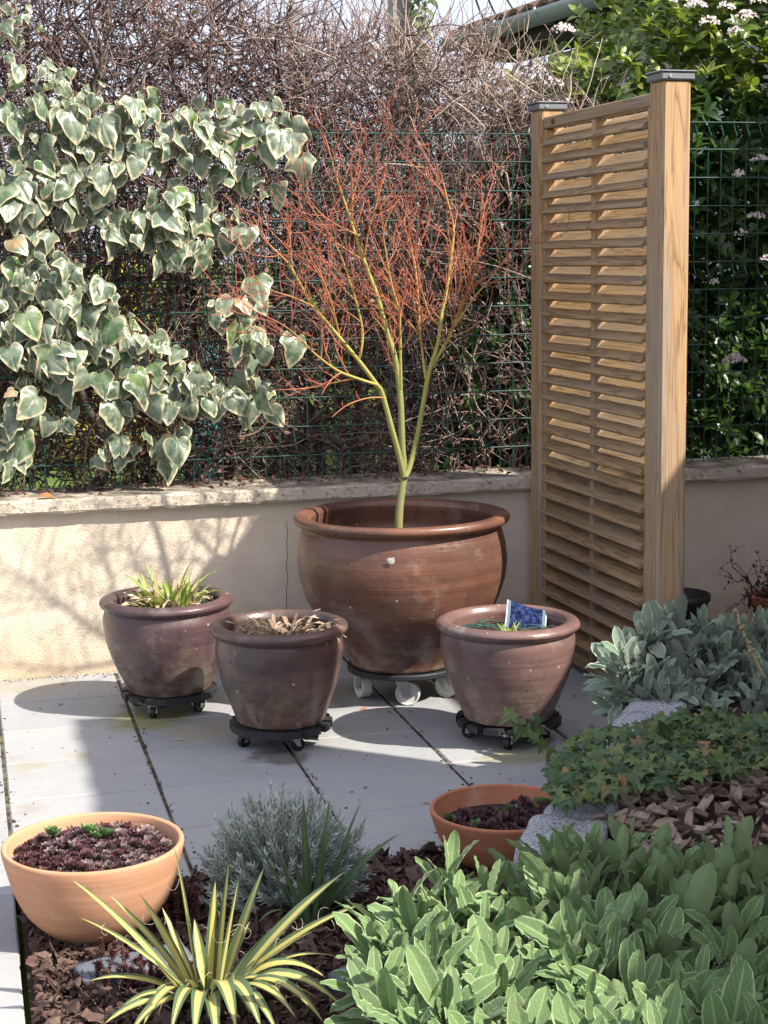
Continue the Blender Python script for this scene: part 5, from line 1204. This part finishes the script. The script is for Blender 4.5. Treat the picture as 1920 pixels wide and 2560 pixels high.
sedum('dark red sedum sprigs in front of the flat slate', [(rng.uniform(210, 350), rng.uniform(2085, 2150), rng.uniform(.02, .06)) for i in range(30)])
sedum('pinkish sedum sprigs trailing under the left leaves of the striped yucca', [(rng.uniform(170, 260), rng.uniform(2000, 2030), rng.uniform(.02, .05)) for i in range(12)])
M['slate'] = plain('blue_slate', (.11, .125, .15), .6, 0, .4, .22, 25)
def stone(label, c, d, rz, seed):
    V, F = rough_block(*d, seed); o = build('slate_stone', V, [F], M['slate'], smooth=True); o.location = c; o.rotation_euler = (0.04, -.05, rz); tag(o, label, 'stone')
q = onz(290, 2068, .03); stone('large flat blue grey slate beside the striped yucca', (q[0], q[1], .006), (.22, .085, .04), .12, 3)
q = onz(765, 2115, .03); stone('small rounded slate by the sunlit woolly leaves', (q[0], q[1], .015), (.085, .06, .06), .3, 5)

# loose leaves and twigs on the patio
def litter(label, x, y, L, W, mat, curl=.6, rz=None):
    p = onz(x, y, .0025); a = rng.uniform(0, 6.28) if rz is None else rz
    V, F, uv, rn = leaves(np.zeros((1, 3)), np.array([[math.cos(a), math.sin(a), .12]]), np.array([[0, 0, 1.]]), L, W, ([0, .3, .6, 1], [.1, 1, .8, .05]), curl=curl, rows=6, cols=3, fold=.35)
    o = build('fallen_leaf', V, [F], mat, None, True, {'rnd': rn}, {'luv': uv}); o.location = p; tag(o, label, 'leaf', 'loose leaves on the patio')
n = 520; jx = JX+rng.integers(-1, 5, n)*SX; P = np.stack([jx+rng.normal(0, .012, n), rng.uniform(3.7, 5.58, n)], -1)
P = np.concatenate([P, np.stack([rng.uniform(-.2, 2.2, 170), rng.uniform(3.65, 5.58, 170)], -1), np.stack([rng.uniform(-.3, 2.4, 500), 5.592-np.abs(rng.normal(0, .02, 500))], -1), np.stack([rng.uniform(.1, 1.3, 260), BEDY+np.abs(rng.normal(.01, .03, 260))], -1)])
L = np.exp(rng.normal(math.log(.0045), .5, len(P))); flakes(np.column_stack([P, np.full(len(P), .0015)]), L, L*.6, L*.3, .2, M['bark'], 'patio_crumbs', rag=1)
M['orange'] = m_leaf('orange_leaf', [(.42, .20, .08), (.5, .28, .12)], .7, .2, .2); M['dark'] = m_leaf('blackened_leaf', [(.03, .022, .02), (.06, .04, .035)], .8, .2, .05)
for a_ in (('orange curled leaf below the left white wheel', 790, 1528, .04, .018, M['orange']), ('brown twig like leaf left of the mauve pot', 898, 1538, .05, .010, M['drydark']), ('dark curled leaf lying past the shaded slab edge', 967, 1707, .035, .015, M['dark']), ('small dark leaf right of the lavender top', 795, 1700, .014, .008, M['dark']), ('tiny black leaf nearest the lavender tips', 762, 1711, .013, .007, M['dark']), ('pale straw strip between plum and dark pots', 368, 1853-255, .06, .008, M['dry']), ('yellowish leaf beside the wall base left of the plum pot', 285, 1482, .02, .012, M['fresh']), ('brown stalk against the plum pot dolly', 285, 1520, .07, .008, M['drydark']),
           ('small brown leaf at the left slab joint', 132, 1478, .02, .009, M['drydark']), ('dark leaf on the left shadow edge', 138, 1521, .02, .008, M['dark']), ('tan bark scrap on the shaded slab right of the green yucca', 950, 1800, .03, .010, M['dry']), ('brown sliver on the slab near the terracotta bowl rim', 930, 1734, .025, .008, M['drydark']), ('tiny brown leaf under the dark pot wheel', 585, 1610, .03, .015, M['orange']), ('reddish leaf in the round shadow of the mauve pot', 905, 1580, .03, .008, M['drydark']), ('orange dead leaf on the coping at far left', 97, 1068, .0, 0, None)):
    if a_[5] is not None: litter(*a_)
V, F, uv, rn = leaves(np.zeros((1, 3)), np.array([[.9, -.3, .2]]), np.array([[0, -.5, 1.]]), .055, .03, ([0, .3, .6, 1], [.2, 1, .8, .05]), curl=.8, rows=6, cols=5, fold=.35)
o = build('fallen_leaf', V, [F], M['orange'], None, True, {'rnd': rn}, {'luv': uv}); q = at(85, 1070, 5.60); o.location = (q[0], 5.60, .612); tag(o, 'large orange dead leaf on the coping at far left', 'leaf', 'loose leaves on the coping')

# ------------------------------------------------------------------ right edge: small pots by the wall
tp_ = at(1690, 1285, 5.15)
fp = thing('flower_pot', 'small terracotta flower pot by the wall at the right edge', 'pot', (tp_[0], 5.15, 0)); h = tp_[2]
MB().lathe(fillet([(0, 0), (.075, 0), (.085, .02), (.105, h-.05), (.107, h-.045), (.115, h-.043), (.116, h-.004), (.113, h), (.1, h), (.096, h-.02), (.094, h-.04), (0, h-.04)], 3), 64).done('pot_body', M['terra'], fp, True)
dp = thing('dark_shrublet', 'black wiry bare shrub growing in the small terracotta pot', 'shrub', (tp_[0], 5.15, h-.04)); mv = MB(); Bs, Ds = [], []
def zig(p, d, L, r, depth):
    k = max(3, int(L/.022)); P = [p]
    for i in range(k): 
        d = unit(d+rng.normal(0, .33, 3)+[0, 0, .03]); P.append(P[-1]+d*L/k); Bs.append(P[-1]); Ds.append(rng.normal(0, 1, 3))
        if depth and rng.random() < .5: zig(P[-1], unit(d+rng.normal(0, .7, 3)), L*rng.uniform(.3, .6), r*.6, depth-1)
    mv.tube(np.array(P), np.linspace(r, r*.5, len(P)), 5)
for i in range(15): 
    a = rng.uniform(-.3, .3)+(PI if i < 8 else rng.uniform(0, 6)); zig(np.array([0, 0, 0.]), unit(np.array([math.cos(a)*1.0, rng.normal(0, .35), rng.uniform(.15, 1.2)])), rng.uniform(.17, .30), .003, 2)
M['inky'] = m_leaf('inky_leaf', [(.018, .010, .012), (.035, .016, .02)], .6, .3, .0)
mv.done('twigs', plain('black_twig', (.02, .013, .013), .7), dp, True); Bs = np.array(Bs); 
V, F, uv, rn = leaves(Bs, np.array(Ds), np.array([[0, 0, 1.]]), 0.013, .009, ([0, .5, 1], [.4, 1, .2]), curl=.3, rows=3, cols=3); build('leaves', V, [F], M['inky'], dp, True, {'rnd': rn}, {'luv': uv})
bp_ = at(1448, 1283, 5.0); bk = thing('plastic_pot', 'black plastic pot peeping out behind the louvre screen post', 'pot', (bp_[0]+.02, 5.0, 0)); h = bp_[2]
MB().lathe([(0, 0), (.085, 0), (.105, h-.02), (.112, h-.02), (.112, h), (.106, h), (.1, h-.03), (0, h-.03)], 48).done('pot_body', M['rubber'], bk, True)
sk = MB(); P = smooth_line(np.array([at(1660, 1480, 3.9), at(1630, 1420, 3.93), at(1600, 1350, 3.97), at(1592, 1318, 4.0)]), 5); b0 = P[0].copy(); sk.tube(P-b0, np.linspace(.004, .002, len(P)), 6)
for i in range(14): q = P[rng.integers(5, len(P))]-b0; sk.box(q+rng.normal(0, .004, 3), (.008, .006, .008), rots(1, .8)[0])
o = sk.done('dead_stalk', plain('dry_stalk', (.34, .25, .14), .9), None, True); o.location = b0; tag(o, 'dry tan flower stalk leaning across the grey clump at the right edge', 'stalk')
